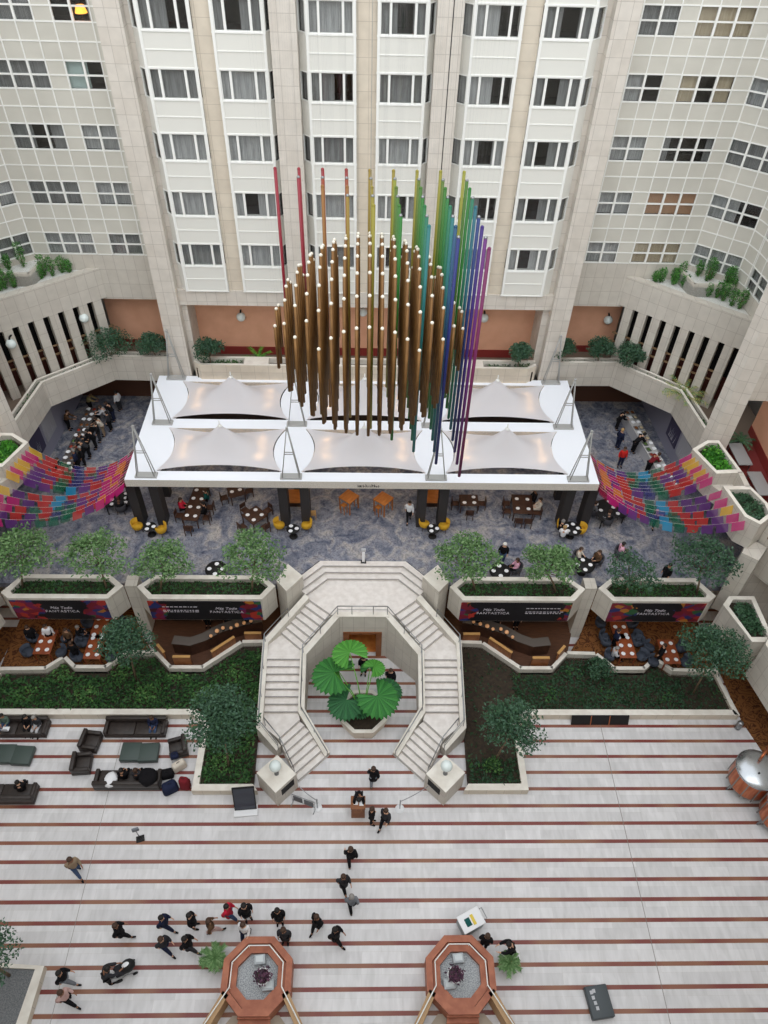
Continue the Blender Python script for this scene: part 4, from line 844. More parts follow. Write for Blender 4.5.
# facing: 0 looks away from the viewer (+Y), 90 to the left, 180 towards the viewer, -90 to the right
for a in [
 ((-13.59, 12.43), -135, 'walk', 'tan', 'jeans', 'brown', 'person in a tan jacket and jeans walking alone at the left of the lobby'),
 ((-10.85, 9.66), -80, 'walk', 'black', 'black', 'brown', 'person in a black coat walking above the pushchair', False, True),
 ((-11.01, 7.89), -60, 'reach', 'charcoal', 'black', 'black', 'person with dark hair pushing the black pushchair', True),
 ((-12.78, 7.87), -90, 'walk', 'black', 'grey', 'black', 'person in a black top near the bottom left planter, the upper of two'),
 ((-12.50, 7.16), -110, 'walk', 'rose', 'black', 'brown', 'person in a pale rose top and black boots near the bottom left planter', True),
 ((-8.91, 9.98), -100, 'walk', 'navy', 'navy', 'black', 'person in navy walking, the upper of a pair left of the queue'),
 ((-8.75, 9.12), -120, 'walk', 'charcoal', 'navy', 'brown', 'person in charcoal and navy walking, the lower of a pair left of the queue'),
 ((-7.69, 10.06), -90, 'stand', 'black', 'black', 'black', 'person in a long black coat, upper of the pair left of the palm', True, True),
 ((-7.72, 9.12), -100, 'walk', 'black', 'charcoal', 'black', 'person in a black jacket, lower of the pair left of the palm', False, True),
 ((-6.78, 9.80), -60, 'walk', 'brown', 'rose', 'brown', 'person in a brown fur jacket and dusty rose skirt', True),
 ((-6.09, 10.42), -100, 'walk', 'red', 'jeans', 'black', 'person in a bright red coat in the queue', True, True),
 ((-5.30, 10.42), -150, 'stand', 'black', 'black', 'black', 'person in a black coat standing right of the red coat', True, True),
 ((-5.26, 9.67), 170, 'walk', 'white', 'navy', 'brown', 'person in a white top with navy trousers by the left fountain'),
 ((-3.80, 10.24), -170, 'stand', 'black', 'black', 'black', 'person in a black coat behind the left fountain, the farther one', True, True),
 ((-3.46, 9.45), 175, 'stand', 'charcoal', 'black', 'brown', 'person in a charcoal coat close behind the left fountain', True, True),
 ((-0.56, 12.84), 10, 'walk', 'black', 'black', 'brown', 'person in black walking below the reception desk'),
 ((-0.87, 11.66), -150, 'walk', 'charcoal', 'black', 'brown', 'person in a charcoal coat in the middle of the lobby', False, True),
 ((-0.47, 10.78), 15, 'walk', 'grey', 'black', 'grey', 'person in a grey jacket in the middle of the lobby'),
 ((-2.03, 9.98), 150, 'walk', 'black', 'black', 'brown', 'person in a black coat striding, left of the burly dark coat', False, True),
 ((-1.18, 9.44), -120, 'walk', 'black', 'black', 'black', 'broad person in a dark bulky coat in the middle of the lobby', False, True),
 ((0.53, 16.81), 0, 'walk', 'black', 'grey', 'brown', 'person in a black coat with bare shins walking towards the stair well', False, True),
 ((-0.20, 15.86), 180, 'lean', 'black', 'black', 'black', 'person in black leaning over the small wooden desk'),
 ((0.45, 14.78), -100, 'stand', 'black', 'black', 'brown', 'person in black with bare legs right of the wooden desk'),
 ((1.13, 14.67), 150, 'walk', 'charcoal', 'black', 'brown', 'person turning with a bag, second to the right of the wooden desk', True),
 ((1.52, 22.61), 180, 'walk', 'black', 'black', 'brown', 'person in black beside the fan palm in the stair well'),
 ((-0.02, 23.47), 170, 'stand', 'black', 'black', 'black', 'person in black half hidden behind the fan palm'),
 ((5.54, 9.16), -20, 'stand', 'black', 'black', 'brown', 'person in black standing at the right fountain'),
 ((6.70, 8.87), 95, 'reach', 'black', 'black', 'black', 'person in black reaching towards the right fountain over the fern'),
]:
    xy, rz, kind, top, bot, hr, lab = a[:7]
    person(xy, 0, D(rz), kind, top, bot, hr, lab, long=len(a) > 7 and a[7], coat=len(a) > 8 and a[8], scale=RND.uniform(1.03, 1.1))
TZ = 4.1
for a in [
 ((2.74, 32.04), 178, 'walk', 'white', 'black', 'black', 'waiter in a white shirt and black trousers on the terrace', True),
 ((-17.78, 42.80), 60, 'stand', 'white', 'charcoal', 'black', 'person in a white top at the far end of the left buffet queue'),
 ((-17.92, 41.59), 90, 'reach', 'black', 'navy', 'brown', 'person in black near the far end of the left buffet'),
 ((-18.22, 41.20), 95, 'reach', 'lightgrey', 'navy', 'brown', 'person in a pale grey shirt at the left buffet'),
 ((-18.23, 39.99), 100, 'reach', 'cream', 'tan', 'brown', 'person in cream and tan at the left buffet'),
 ((-18.43, 38.61), 100, 'reach', 'black', 'black', 'black', 'person in black in the middle of the left buffet queue'),
 ((-18.60, 37.68), 100, 'lean', 'charcoal', 'black', 'black', 'person in charcoal leaning over the left buffet'),
 ((-19.36, 38.28), -90, 'reach', 'charcoal', 'black', 'brown', 'person in charcoal behind the middle of the left buffet'),
 ((-18.34, 39.35), 100, 'stand', 'black', 'charcoal', 'brown', 'person in black second in the left buffet queue'),
 ((-18.72, 36.88), 110, 'stand', 'black', 'black', 'grey', 'grey haired person in black near the bunting at the left buffet'),
 ((-17.88, 40.54), 80, 'stand', 'charcoal', 'black', 'black', 'person in charcoal between the pale shirts at the left buffet'),
 ((-20.10, 35.69), -80, 'reach', 'teal', 'black', 'brown', 'person in teal behind the near end of the left buffet'),
 ((-18.75, 33.66), 30, 'stand', 'maroon', 'black', 'brown', 'person in maroon under the left bunting'),
 ((-19.01, 36.48), 100, 'stand', 'navy', 'black', 'grey', 'person in navy near the bunting at the left buffet'),
 ((-18.67, 34.76), 60, 'stand', 'red', 'black', 'white', 'pale haired person in red under the left bunting'),
 ((-19.82, 42.65), -90, 'reach', 'khaki', 'black', 'brown', 'person in khaki behind the far end of the left buffet'),
 ((-20.82, 40.60), -90, 'reach', 'brown', 'black', 'brown', 'person in brown behind the left buffet'),
 ((-19.39, 34.57), 100, 'stand', 'rose', 'teal', 'white', 'person in a sun hat under the left bunting nearest the planter'),
 ((18.07, 41.26), -90, 'reach', 'black', 'black', 'black', 'tall person in black at the far end of the right buffet'),
 ((17.64, 39.17), -60, 'stand', 'navy', 'navy', 'blond', 'fair haired person in navy near the right buffet'),
 ((17.38, 37.29), 180, 'stand', 'scarlet', 'navy', 'brown', 'person in a scarlet top and jeans on the right of the terrace'),
 ((18.64, 38.76), -70, 'lean', 'black', 'black', 'black', 'person in black leaning over the right buffet'),
 ((19.10, 36.71), -70, 'lean', 'maroon', 'black', 'brown', 'person in maroon leaning over the near end of the right buffet'),
 ((18.26, 31.77), 170, 'walk', 'pink', 'navy', 'grey', 'person in pink and navy under the right bunting'),
 ((8.19, 28.63), 170, 'stand', 'black', 'jeans', 'white', 'white haired person in black standing by a round table at the planter'),
 ((17.56, 27.16), 120, 'stand', 'black', 'black', 'black', 'person in black behind the rightmost terrace planter'),
]:
    xy, rz, kind, top, bot, hr, lab = a[:7]
    person(xy, TZ, D(rz), kind, top, bot, hr, lab, long=len(a) > 7 and a[7], scale=RND.uniform(.97, 1.04))
# ------------------------------------------------------------------ lounge furniture
leather = vary(mat('dark_brown_leather', (44, 38, 36), .42), (56, 48, 44), 5); green_l = mat('dark_green_leather', (66, 78, 74), .45)
def sofa(xy, rz, W, label, name='sofa', cat='sofa', n=2, z=0, m=None):
    m = m or leather; t = thing(name, label, cat, (xy[0], xy[1], z), rz); Dp = .95; a = .2
    MB().rbox(-W / 2, W / 2, -Dp / 2, Dp / 2, .06, .32, .03).build('base', m, t)
    for k in range(n):
        w = (W - 2 * a) / n; MB().rbox(-W / 2 + a + k * w + .005, -W / 2 + a + (k + 1) * w - .005, -.27, Dp / 2 - .01, .3, .46, .05).build('seat_cushion', m, t)
    MB().rbox(-W / 2, W / 2, -Dp / 2, -Dp / 2 + .22, .3, .8, .05).build('backrest', m, t)
    for s in (-1, 1): MB().rbox(s * W / 2 - (a if s > 0 else 0), s * W / 2 + (a if s < 0 else 0), -Dp / 2 + .1, Dp / 2, .3, .64, .05).build('armrest', m, t)
    for x in (-W / 2 + .1, W / 2 - .1):
        for y in (-.38, .38): MB().box(x - .03, x + .03, y - .03, y + .03, 0, .08).build('foot', metal, t)
    return t
def ottoman(xy, rz, label):
    t = thing('ottoman', label, 'ottoman', (xy[0], xy[1], 0), rz)
    MB().rbox(-.52, .52, -.52, .52, .08, .38, .05).build('cushion', green_l, t); MB().rbox(-.5, .5, -.5, .5, .04, .12, .02).build('plinth', leather, t)
    for x in (-.42, .42):
        for y in (-.42, .42): MB().box(x - .03, x + .03, y - .03, y + .03, 0, .05).build('foot', metal, t)
sofa((-12.46, 19.86), PI, 3.3, 'long dark leather sofa against the left garden wall', n=2)
sofa((-18.84, 19.85), PI, 3.2, 'dark leather sofa against the garden wall at the left edge', n=2)
sofa((-12.22, 16.92), 0, 3.4, 'dark leather sofa facing away, piled with black coats', n=3)
sofa((-18.44, 16.19), 0, 3.4, 'dark leather sofa facing away at the left edge', n=2)
sofa((-14.71, 19.03), -PI / 2 - .12, 1.05, 'dark leather armchair left of the long sofa, the farther of two', 'armchair', 'armchair', 1)
sofa((-14.85, 17.79), -PI / 2 + .08, 1.05, 'dark leather armchair left of the green ottomans, the nearer of two', 'armchair', 'armchair', 1)
sofa((-9.96, 18.69), PI / 2 + .3, 1.0, 'dark leather armchair beside the garden kerb, heaped with bags', 'armchair', 'armchair', 1)
ottoman((-12.45, 18.47), 0, 'dark green square ottoman before the long sofa, left one'); ottoman((-11.49, 18.44), .05, 'dark green square ottoman before the long sofa, right one')
ottoman((-19.09, 18.36), 0, 'dark green square ottoman cut by the left edge'); ottoman((-18.12, 18.28), -.05, 'dark green square ottoman, second from the left edge')
for xy, rz, top, bot, hr, lab in [
 ((-11.48, 19.98), 180, 'navy', 'jeans', 'brown', 'person in navy and jeans sitting on the long dark sofa'),
 ((-19.53, 20.09), 175, 'green', 'jeans', 'black', 'person in a grey green top sitting with a laptop at the left edge'),
 ((-18.27, 20.04), 180, 'black', 'black', 'black', 'person in black sitting on the sofa second from the left edge'),
 ((-17.77, 19.98), 170, 'charcoal', 'lightgrey', 'grey', 'person in charcoal and pale trousers at the right end of the edge sofa'),
 ((-17.46, 16.35), 20, 'black', 'black', 'black', 'person in black slumped on the lower left sofa'),
 ((-12.42, 16.98), 0, 'black', 'black', 'black', 'person in black sitting on the sofa that faces away, left one'),
 ((-11.70, 16.98), 5, 'charcoal', 'black', 'brown', 'person in charcoal sitting on the sofa that faces away, right one')]:
    person(xy, -.02, D(rz), 'sit', top, bot, hr, lab, long=top == 'charcoal')
def blob_thing(name, label, cat, loc, r, k, m, seed):
    rr = random.Random(seed); b = MB().ball((0, 0, r * k[2]), r, k, n=12)
    b.v = [(v[0] * (1 + rr.uniform(-.12, .12)), v[1] * (1 + rr.uniform(-.12, .12)), v[2] * (1 + rr.uniform(-.06, .06))) for v in b.v]
    return tag(b.build(name, m, None, loc), label, cat)
def L3(p, z): return (p[0], p[1], z)
blob_thing('coat', 'white coat draped over the sofa that faces away', 'coat', L3((-13.02, 16.78), .44), .42, (.8, 1, .5), CL['white'], 1)
blob_thing('coat', 'heap of black coats on the right end of the facing away sofa', 'coat', L3((-11.08, 16.83), .44), .48, (1, 1, .8), CL['black'], 2)
def bag(p, label, rz, sz, m, kind='backpack', z=0):
    t = thing(kind, label, 'bag', (p[0], p[1], z), rz); w, d, h = sz
    bb_ = MB().rbox(-w / 2, w / 2, -d / 2, d / 2, 0, h, min(w, d) * .28, 3, 0, .15).build('bag_body', m, t); MB().rbox(-w * .35, w * .35, d / 2 - .02, d / 2 + .07, h * .1, h * .5, .03).build('front_pocket', m, bb_)
    MB().tube([(-.08, 0, h - .02), (-.07, 0, h + .07), (.07, 0, h + .07), (.08, 0, h - .02)], .014).build('handle', black, t); return t
bag((-10.00, 16.50), 'blue backpack on the floor among the luggage', .5, (.85, .6, .7), CL['navy'])
bag((-9.25, 16.66), 'tall dark red suitcase by the garden kerb', -.15, (.55, .42, .95), CL['maroon'], 'suitcase')
bag((-10.30, 17.26), 'black holdall behind the blue backpack', .2, (.75, .5, .5), CL['black'], 'holdall')
bag((-9.75, 17.70), 'beige tote bag in front of the heaped armchair', .6, (.8, .42, .6), CL['cream'], 'tote_bag')
bag((-10.00, 18.10), 'navy rucksack lying on the heaped armchair', .3, (.45, .4, .3), CL['navy'], 'rucksack', .47)
t = thing('laptop', 'white laptop on the lap of the person at the left edge', 'laptop', L3((-19.28, 19.56), .72), 0); MB().rbox(-.18, .18, -.13, .13, 0, .02, .006).build('keyboard_base', CL['white'], t); MB().rbox(-.18, .18, -.15, -.135, .02, .24, .006).build('screen', CL['lightgrey'], t)

# ------------------------------------------------------------------ small things on the lobby floor
t = thing('desk', 'small wooden reception desk below the stairs with papers on top', 'desk', L3((-0.24, 15.03), 0)); 
MB().box(-.34, .34, 0, .06, 0, 1.1).box(-.34, -.28, .06, .62, 0, 1.1).box(.28, .34, .06, .62, 0, 1.1).build('front_panel', wood, t); MB().rbox(-.37, .37, -.03, .66, 1.1, 1.15, .01).build('desk_top', wood, t)
MB().box(-.22, .0, .2, .5, 1.15, 1.165).box(.06, .27, .15, .48, 1.15, 1.162).build('papers', CL['white'], t)
def stanchion(p, q, label):
    t = thing('stanchion', label, 'stanchion', (p[0], p[1], 0)); MB().lathe([(.24, 0), (.24, .03), (.05, .06), (.001, .06)], n=18).build('base_plate', CL['white'], t)
    MB().tube([(0, 0, .05), (0, 0, .98)], .03, 8).ball((0, 0, 1.0), .045).build('post', metal, t)
    v = Vector((q[0] - p[0], q[1] - p[1], 0)); MB().tube([v * (i / 10) + Vector((0, 0, .93 - .5 * (i / 10) * (1 - i / 10))) for i in range(11)], .02, 5).build('rope', metal, t)
stanchion((-2.33, 15.55), (-3.28, 16.28), 'rope stanchion with a white round base left of the desk'); stanchion((1.90, 15.49), (3.35, 16.27), 'rope stanchion with a white round base right of the desk')
t = thing('folding_sign', 'low steel barrier with two dark panels below the left stair', 'barrier', L3((-3.03, 15.65), 0), -.35)
for x in (-.55, .05): MB().box(x, x + .5, -.03, .0, .35, .85).build('panel', mat('slate_panel', (78, 80, 84), .5), t)
MB().tube([(-.62, 0, 0), (-.62, 0, .95), (.62, 0, .95), (.62, 0, 0)], .022).tube([(-.62, 0, .3), (.62, 0, .3)], .018).tube([(-.62, -.25, .02), (-.62, .25, .02)], .025).tube([(.62, -.25, .02), (.62, .25, .02)], .025).build('frame', metal, t)
t = thing('display_screen', 'dark upright screen on a white foot at the left stair pedestal', 'screen', L3((-5.98, 15.40), 0), PI + .08)
MB().rbox(-.56, .56, -.04, .04, .12, 1.75, .02).build('housing', black, t).rotation_euler = (.3, 0, 0); MB().box(-.5, .5, .04, .045, .2, 1.68).build('glass_front', mat('dark_screen_glass', (58, 62, 72), .15), t).rotation_euler = (.3, 0, 0); MB().rbox(-.6, .6, -.28, .3, 0, .12, .02).build('foot', CL['white'], t)
t = thing('sanitiser_stand', 'thin stand with a small dark base alone on the left of the lobby', 'stand', L3((-11.04, 14.02), 0), .3)
MB().rbox(-.2, .2, -.16, .16, 0, .05, .015).build('base_plate', black, t); MB().tube([(0, 0, .05), (0, 0, 1.1)], .025).build('post', metal, t); MB().rbox(-.16, .16, -.05, .05, 1.05, 1.32, .02).build('dispenser', CL['grey'], t)
t = thing('litter_bin', 'small chrome bin at the right end of the garden wall', 'bin', L3((21.09, 20.03), 0)); MB().lathe([(.14, 0), (.17, .02), (.17, .55), (.15, .6)], n=16).build('drum', metal, t); MB().ball((0, 0, .6), .16, (1, 1, .5)).build('lid', metal, t)
t = thing('display_board', 'long black board with two copper strips leaning on the right garden wall', 'board', L3((13.30, 20.21), .01)); 
bd = MB(); bd.prism([(-1.62, 0), (1.62, 0), (1.62, .06), (-1.62, .06)], 0, .62); o = bd.build('panel', black, t); o.rotation_euler = (-.42, 0, 0)
for x in (-.55, .5): c_ = MB().box(x, x + .05, -.012, 0, 0, .62).build('copper_strip', mat('copper', (186, 112, 76), .35, .8), t); c_.rotation_euler = (-.42, 0, 0)
t = thing('service_cart', 'grey cart with a white glossy top behind the right fountain', 'cart', L3((4.98, 10.03), 0), .45)
MB().rbox(-.52, .52, -.36, .36, .14, .86, .05).build('cabinet', mat('blue_grey_plastic', (138, 152, 156), .4), t); MB().rbox(-.56, .56, -.4, .4, .86, .93, .03).build('top', CL['white'], t)
MB().rbox(-.3, -.05, -.2, .15, .93, .97, .01).build('dark_tray', CL['teal'], t); MB().rbox(.02, .16, -.25, .2, .93, .96, .01).build('yellow_cloth', CL['yellow'], t); MB().tube([(.56, -.25, .8), (.7, -.25, .9), (.7, .25, .9), (.56, .25, .8)], .02).build('handle', metal, t)
for x in (-.4, .4):
    for y in (-.26, .26): MB().lathe([(.01, -.03), (.07, -.03), (.07, .03), (.01, .03)], (0, 0, 0), 10).build('wheel', black, t, (x, y, .07)).rotation_euler = (PI / 2, 0, 0)
t = thing('floor_case', 'dark grey flat case with pale marks lying at the bottom right', 'case', L3((10.37, 6.95), 0), .12)
MB().rbox(-.5, .5, -.62, .62, 0, .32, .05).build('shell', mat('slate_grey_case', (72, 78, 82), .5), t)
pm = MB(); [pm.box(-.32 + dx, -.24 + dx + .05, y, y + .14, .32, .324) for dx, y in ((0, .3), (.12, .34), (.02, .1), (.05, -.1), (.08, -.3))]; pm.build('pale_marks', CL['lightgrey'], t)
# pushchair
t = thing('pushchair', 'black pushchair with a white patch on its hood', 'pushchair', L3((-10.44, 8.27), 0), -PI / 2 + .45)
MB().rbox(-.24, .24, -.35, .4, .45, .72, .08).build('carrycot', CL['charcoal'], t); MB().ball((0, .22, .66), .3, (.9, 1.1, 1), n=12).build('hood', black, t); MB().ball((0, .2, .8), .2, (.75, 1.1, .9), n=12).build('white_lining', CL['white'], t)
MB().tube([(-.22, -.3, .5), (-.24, -.62, 1.0), (.24, -.62, 1.0), (.22, -.3, .5)], .018).tube([(-.24, -.3, .15), (-.22, .3, .5)], .016).tube([(.24, -.3, .15), (.22, .3, .5)], .016).tube([(-.24, .35, .15), (-.2, -.3, .5)], .016).tube([(.24, .35, .15), (.2, -.3, .5)], .016).build('chassis', metal, t)
for x in (-.27, .27):
    for y, r in ((-.32, .15), (.38, .11)): MB().lathe([(.02, -.025), (r, -.025), (r, .025), (.02, .025)], n=14).build('wheel', black, t, (x, y, r)).rotation_euler = (0, PI / 2, 0)

# copper kettles
cop = vary(mat('polished_copper', (198, 120, 82), .3, .75), (170, 92, 60), 3, stretch=(3, 3, .4)); steel = mat('bright_steel', (186, 190, 194), .25, .9)
for p, lab in (((20.28, 16.65), 'big copper brewing kettle with a steel lid, the whole one at the right edge'), ((21.24, 14.81), 'big copper brewing kettle cut off by the right edge')):
    t = thing('brewing_kettle', lab, 'kettle', L3(p, 0), .3)
    MB().lathe([(.2, .35), (.8, .4), (1.0, .55), (1.05, .8), (1.05, 1.0)], n=28).build('bottom_shell', mat('dull_steel', (150, 146, 142), .4, .7), t)
    MB().lathe([(1.05, .7), (1.07, 1.0), (1.07, 1.95)], n=28).build('copper_jacket', cop, t)
    MB().lathe([(1.1, 1.93), (1.12, 2.0), (1.08, 2.06), (.8, 2.2), (.4, 2.3), (.2, 2.32), (.001, 2.33)], n=28).build('lid', steel, t)
    for k in range(12):
        a = 2 * PI * k / 12; MB().box(-.03, .03, -.02, .02, .5, 2.0).build('rib', mat('dull_steel', (150, 146, 142)), t, (1.08 * math.cos(a), 1.08 * math.sin(a), 0), a + PI / 2)
    for k in range(3):
        a = 2 * PI * k / 3 - 1.2; MB().tube([(.85 * math.cos(a), .85 * math.sin(a), .5), (1.0 * math.cos(a), 1.0 * math.sin(a), 0)], .06).build('leg', metal, t)
    MB().tube([(.2, .35, 2.3), (.2, .35, 2.6), (.5, .5, 2.65), (.9, .75, 2.5)], .07, 8).build('outlet_pipe', cop, t); MB().tube([(-.3, -.25, 2.25), (-.3, -.25, 2.36)], .05).build('valve', black, t)

gp_m = MB(); GP = [(-27, 9.3), (-13.94, 8.43), (-14.03, 5.75), (-27, 5.2)]; GI = [(-27, 8.9), (-14.30, 8.31), (-14.50, 5.93), (-27, 5.5)]
for k in range(3): gp_m.prism([GP[k], GP[k + 1], GI[k + 1], GI[k]], 0, .45, 0, 1)
gp_m.prism(GI, 0, .36, 2)
gp_o = struct(gp_m, 'planter_gravel', [pier_m, rim, vary(mat('dark_gravel', (128, 130, 132), .9), (96, 98, 100), 20)], 'low stone planter of grey gravel at the bottom left', 'planter')
# octagonal terracotta fountains
terra = vary(mat('terracotta_slab', (172, 106, 78), .5), (150, 86, 62), 2.5); gravel = vary(mat('grey_gravel', (186, 190, 192), .9), (132, 136, 140), 26, lo=.42, hi=.58)
for s in (-1, 1):
    cx = XC + s * 4.42; cy = 7.9; nm = 'left' if s < 0 else 'right'
    oc = lambda r, k=1.0: [(cx + r * math.cos(PI / 8 + i * PI / 4), cy + r * k * math.sin(PI / 8 + i * PI / 4)) for i in range(8)]
    t = thing('octagonal_planter', 'octagonal terracotta planter with a white rail at the bottom, ' + nm, 'planter', (0, 0, 0))
    def ring(r0, r1, z0, z1, m, name):
        A, B_ = oc(r0), oc(r1); q = MB()
        for k in range(8): q.prism([A[k], A[(k + 1) % 8], B_[(k + 1) % 8], B_[k]], z0, z1)
        return q.build(name, m, t)
    ring(1.62, 1.32, 0, 1.0, terra, 'outer_ledge'); ring(1.3, .95, 0, .86, terra, 'inner_ledge'); MB().prism(oc(.97), 0, .62).build('gravel_bed', gravel, t)
    rr_ = oc(1.2); gap = [(cx + s_ * 2.9, cy - 3.2) for s_ in (1, -1)]
    rp = [gap[0]] + [rr_[i] for i in (7, 0, 1, 2, 3, 4)] + [gap[1]]
    MB().tube([(a, b, 1.12) for a, b in rp], .028, 6).build('white_rail', white, t)
    for a, b in rp: MB().tube([(a, b, .5), (a, b, 1.12)], .018, 5).build('rail_post', white, t)
    for k, (sx) in enumerate((1, -1)):
        a, b = oc(1.5)[7 if sx > 0 else 4], gap[0 if sx > 0 else 1]; w = MB().wall(a, b, .3 * sx * -1, 0, 1.0); w.build('side_wall', mat('sand_timber_wall', (176, 142, 104), .6), t)
    for k in range(3): q = oc(1.64 + .0 * k); MB().prism([(cx - .7, cy - 1.55 - .18 * k), (cx + .7, cy - 1.55 - .18 * k), (cx + .6, cy - 1.2), (cx - .6, cy - 1.2)], .75 - .28 * k - .2, .78 - .28 * k).build('step_tread', terra, t)
    MB().prism([(cx - 2.7, cy - 3.2), (cx + 2.7, cy - 3.2), (cx + 1.0, cy - 1.3), (cx - 1.0, cy - 1.3)], .004, .02).build('landing', mat('beige_carpet', (178, 166, 150), .95), t)
    for (dx, dy, sz, lab, nme) in ((-.5 * -s * -1, -.35, .26, 'pale grey stone cube on the gravel of the %s octagonal planter' % nm, 'stone_cube'), (-.05 * s, .62, .24, 'pale grey stone slab at the back of the %s octagonal planter' % nm, 'stone_cube')):
        u = thing(nme, lab, 'stone', (cx + dx, cy + dy, .62), .1); bk_ = MB().rbox(-sz, sz, -sz * .8, sz * .8, 0, .32, .03).build('block', mat('pale_cast_stone', (176, 182, 186), .7), u); MB().rbox(-sz * .7, sz * .7, -sz * .55, sz * .55, .32, .36, .015).build('recessed_top', mat('cast_stone_light', (200, 206, 208), .7), bk_)
    u = thing('flower_pot', 'tall round pot with purple foliage in the %s octagonal planter' % nm, 'pot', (cx + (.28 if s < 0 else -.28), cy - .1, .62))
    pt_ = MB().lathe([(.22, 0), (.3, .5), (.33, .6), (.29, .6), (.27, .52), (.001, .5)], n=18).build('pot', mat('grey_glazed_pot', (112, 104, 98), .4), u); MB().lathe([(.3, .58), (.335, .6), (.335, .64), (.29, .64)], n=18).build('pot_rim', CL['white'], pt_)
    MB().blob((0, 0, .8), .36, 130, .16, (0, 1), (1, 1, .7)).build('foliage', [leafmat('purple_leaf', (96, 62, 82)), leafmat('plum_leaf', (66, 44, 60))], u)

# ------------------------------------------------------------------ terrace furniture
mustard = mat('mustard_upholstery', (206, 158, 40), .8); dgrey = mat('dark_grey_upholstery', (70, 70, 76), .85); plate = mat('white_china', (238, 238, 240), .3)
def tub(xy, rz, z, label, m=None, group=None):
    m = m or mustard; t = thing('tub_chair', label, 'chair', (xy[0], xy[1], z), rz, group)
    MB().lathe([(.30, .3), (.36, .45), (.38, .8), (.33, .8), (.31, .46), (.28, .42)], n=16, a0=PI * .93 - .0, a1=PI * 2.07).build('backrest', m, t)
    MB().lathe([(.001, .3), (.31, .3), (.33, .36), (.31, .46), (.001, .48)], n=16).build('seat', m, t)
    for x in (-.2, .2):
        for y in (-.2, .2): MB().tube([(x, y, .32), (x * 1.15, y * 1.15, 0)], [.022, .014], 5).build('leg', wood_d, t)
    return t
chair0 = {}
def chair(xy, rz, z, label, m=None, group=None):
    m = m or wood_d
    t = thing('dining_chair', label, 'chair', (xy[0], xy[1], z), rz, group)
    MB().rbox(-.22, .22, -.22, .22, .42, .48, .02).build('seat', m, t); MB().rbox(-.22, .22, -.25, -.2, .55, .9, .02).build('backrest', m, t)
    for x in (-.19, .19): MB().box(x - .02, x + .02, -.25, -.2, 0, .88).build('leg', m, t); MB().box(x - .02, x + .02, .17, .21, 0, .43).build('leg', m, t)
    return t
def table(xy, rz, z, W, Dp, label, m=None, h=.75, nplates=0, cat='table', round_=False, where='a table'):
    t = thing('dining_table' if h < .9 else 'high_table', label, cat, (xy[0], xy[1], z), rz); m = m or wood_d
    if round_: MB().lathe([(.001, h - .04), (W / 2, h - .04), (W / 2, h), (.001, h)], n=24).build('tabletop', m, t)
    else: MB().rbox(-W / 2, W / 2, -Dp / 2, Dp / 2, h - .05, h, .01).build('tabletop', m, t)
    if round_: MB().tube([(0, 0, 0), (0, 0, h - .04)], .04).lathe([(.26, 0), (.26, .03), (.04, .05)], n=14).build('pedestal', black, t)
    else:
        for x in (-1, 1):
            for y in (-1, 1): MB().box(x * (W / 2 - .06) - .03, x * (W / 2 - .06) + .03, y * (Dp / 2 - .06) - .03, y * (Dp / 2 - .06) + .03, 0, h - .05).build('leg', m, t)
    for k in range(nplates):
        if round_: a = 2 * PI * k / nplates; dx, dy = W * .3 * math.cos(a), W * .3 * math.sin(a)
        else: r = (nplates + 1) // 2; dx, dy = (-1 if k % 2 else 1) * W * .26, -Dp / 2 + Dp * (k // 2 + .5) / r
        c_, s_ = math.cos(rz), math.sin(rz); p = (xy[0] + dx * c_ - dy * s_, xy[1] + dx * s_ + dy * c_, z + h)
        u = tag(MB().lathe([(.001, .005), (.09, .005), (.13, .025), (.125, .03), (.08, .012), (.001, .012)], n=14).build('plate', plate, None, p), 'white plate on ' + where, 'plate', 'white plates on ' + where)
    return t
Z4 = 4.1
w = 'the black table between the yellow chairs, left'
tub((-13.94, 31.07), -1.2, Z4, 'mustard tub chair on the left of the far left small table'); tub((-12.45, 30.80), 1.0, Z4, 'mustard tub chair on the right of the far left small table')
table((-13.07, 30.72), 0, Z4, .8, .8, 'small round black table between mustard chairs at the left columns', black, .72, 3, round_=True, where='the small table at the left columns')
tub((-5.29, 31.25), -1.2, Z4, 'mustard tub chair on the left of the small table at the left middle columns'); tub((-3.63, 31.26), 1.2, Z4, 'mustard tub chair on the right of the small table at the left middle columns')
table((-4.40, 30.64), 0, Z4, .8, .8, 'small round black table between mustard chairs at the left middle columns', black, .72, 3, round_=True, where='the small table at the left middle columns')
tub((3.70, 31.43), -1.2, Z4, 'mustard tub chair on the left of the small table at the right middle columns'); tub((4.88, 31.27), 1.2, Z4, 'mustard tub chair on the right of the small table at the right middle columns')
table((4.17, 30.73), 0, Z4, .8, .8, 'small round black table between mustard chairs at the right middle columns', black, .72, 3, round_=True, where='the small table at the right middle columns')
table((12.75, 30.81), 0, Z4, 1.2, 1.2, 'black round table at the right columns set for dinner', black, .75, 5, round_=True, where='the round table at the right columns')
tub((12.31, 31.34), -1.3, Z4, 'amber chair left of the round table at the right columns'); tub((13.38, 31.02), 1.3, Z4, 'amber chair right of the round table at the right columns')
person((12.11, 30.92), Z4, D(-60), 'sit', 'black', 'black', 'grey', 'person in black seated left of the round table at the right columns'); person((12.14, 30.42), Z4, D(-20), 'sit', 'white', 'black', 'blond', 'person in white seated in front of the round table at the right columns')
wood_o = vary(mat('orange_varnished_wood', (190, 118, 52), .45), (166, 96, 40), 2, stretch=(1, 6, 1))
for p, lab in (((-1.03, 33.09), 'square varnished high table below the canopy, left of two'), ((1.14, 32.94), 'square varnished high table below the canopy, right of two')):
    table(p, PI / 4 + .1, Z4, .95, .95, lab, wood_o, 1.1)
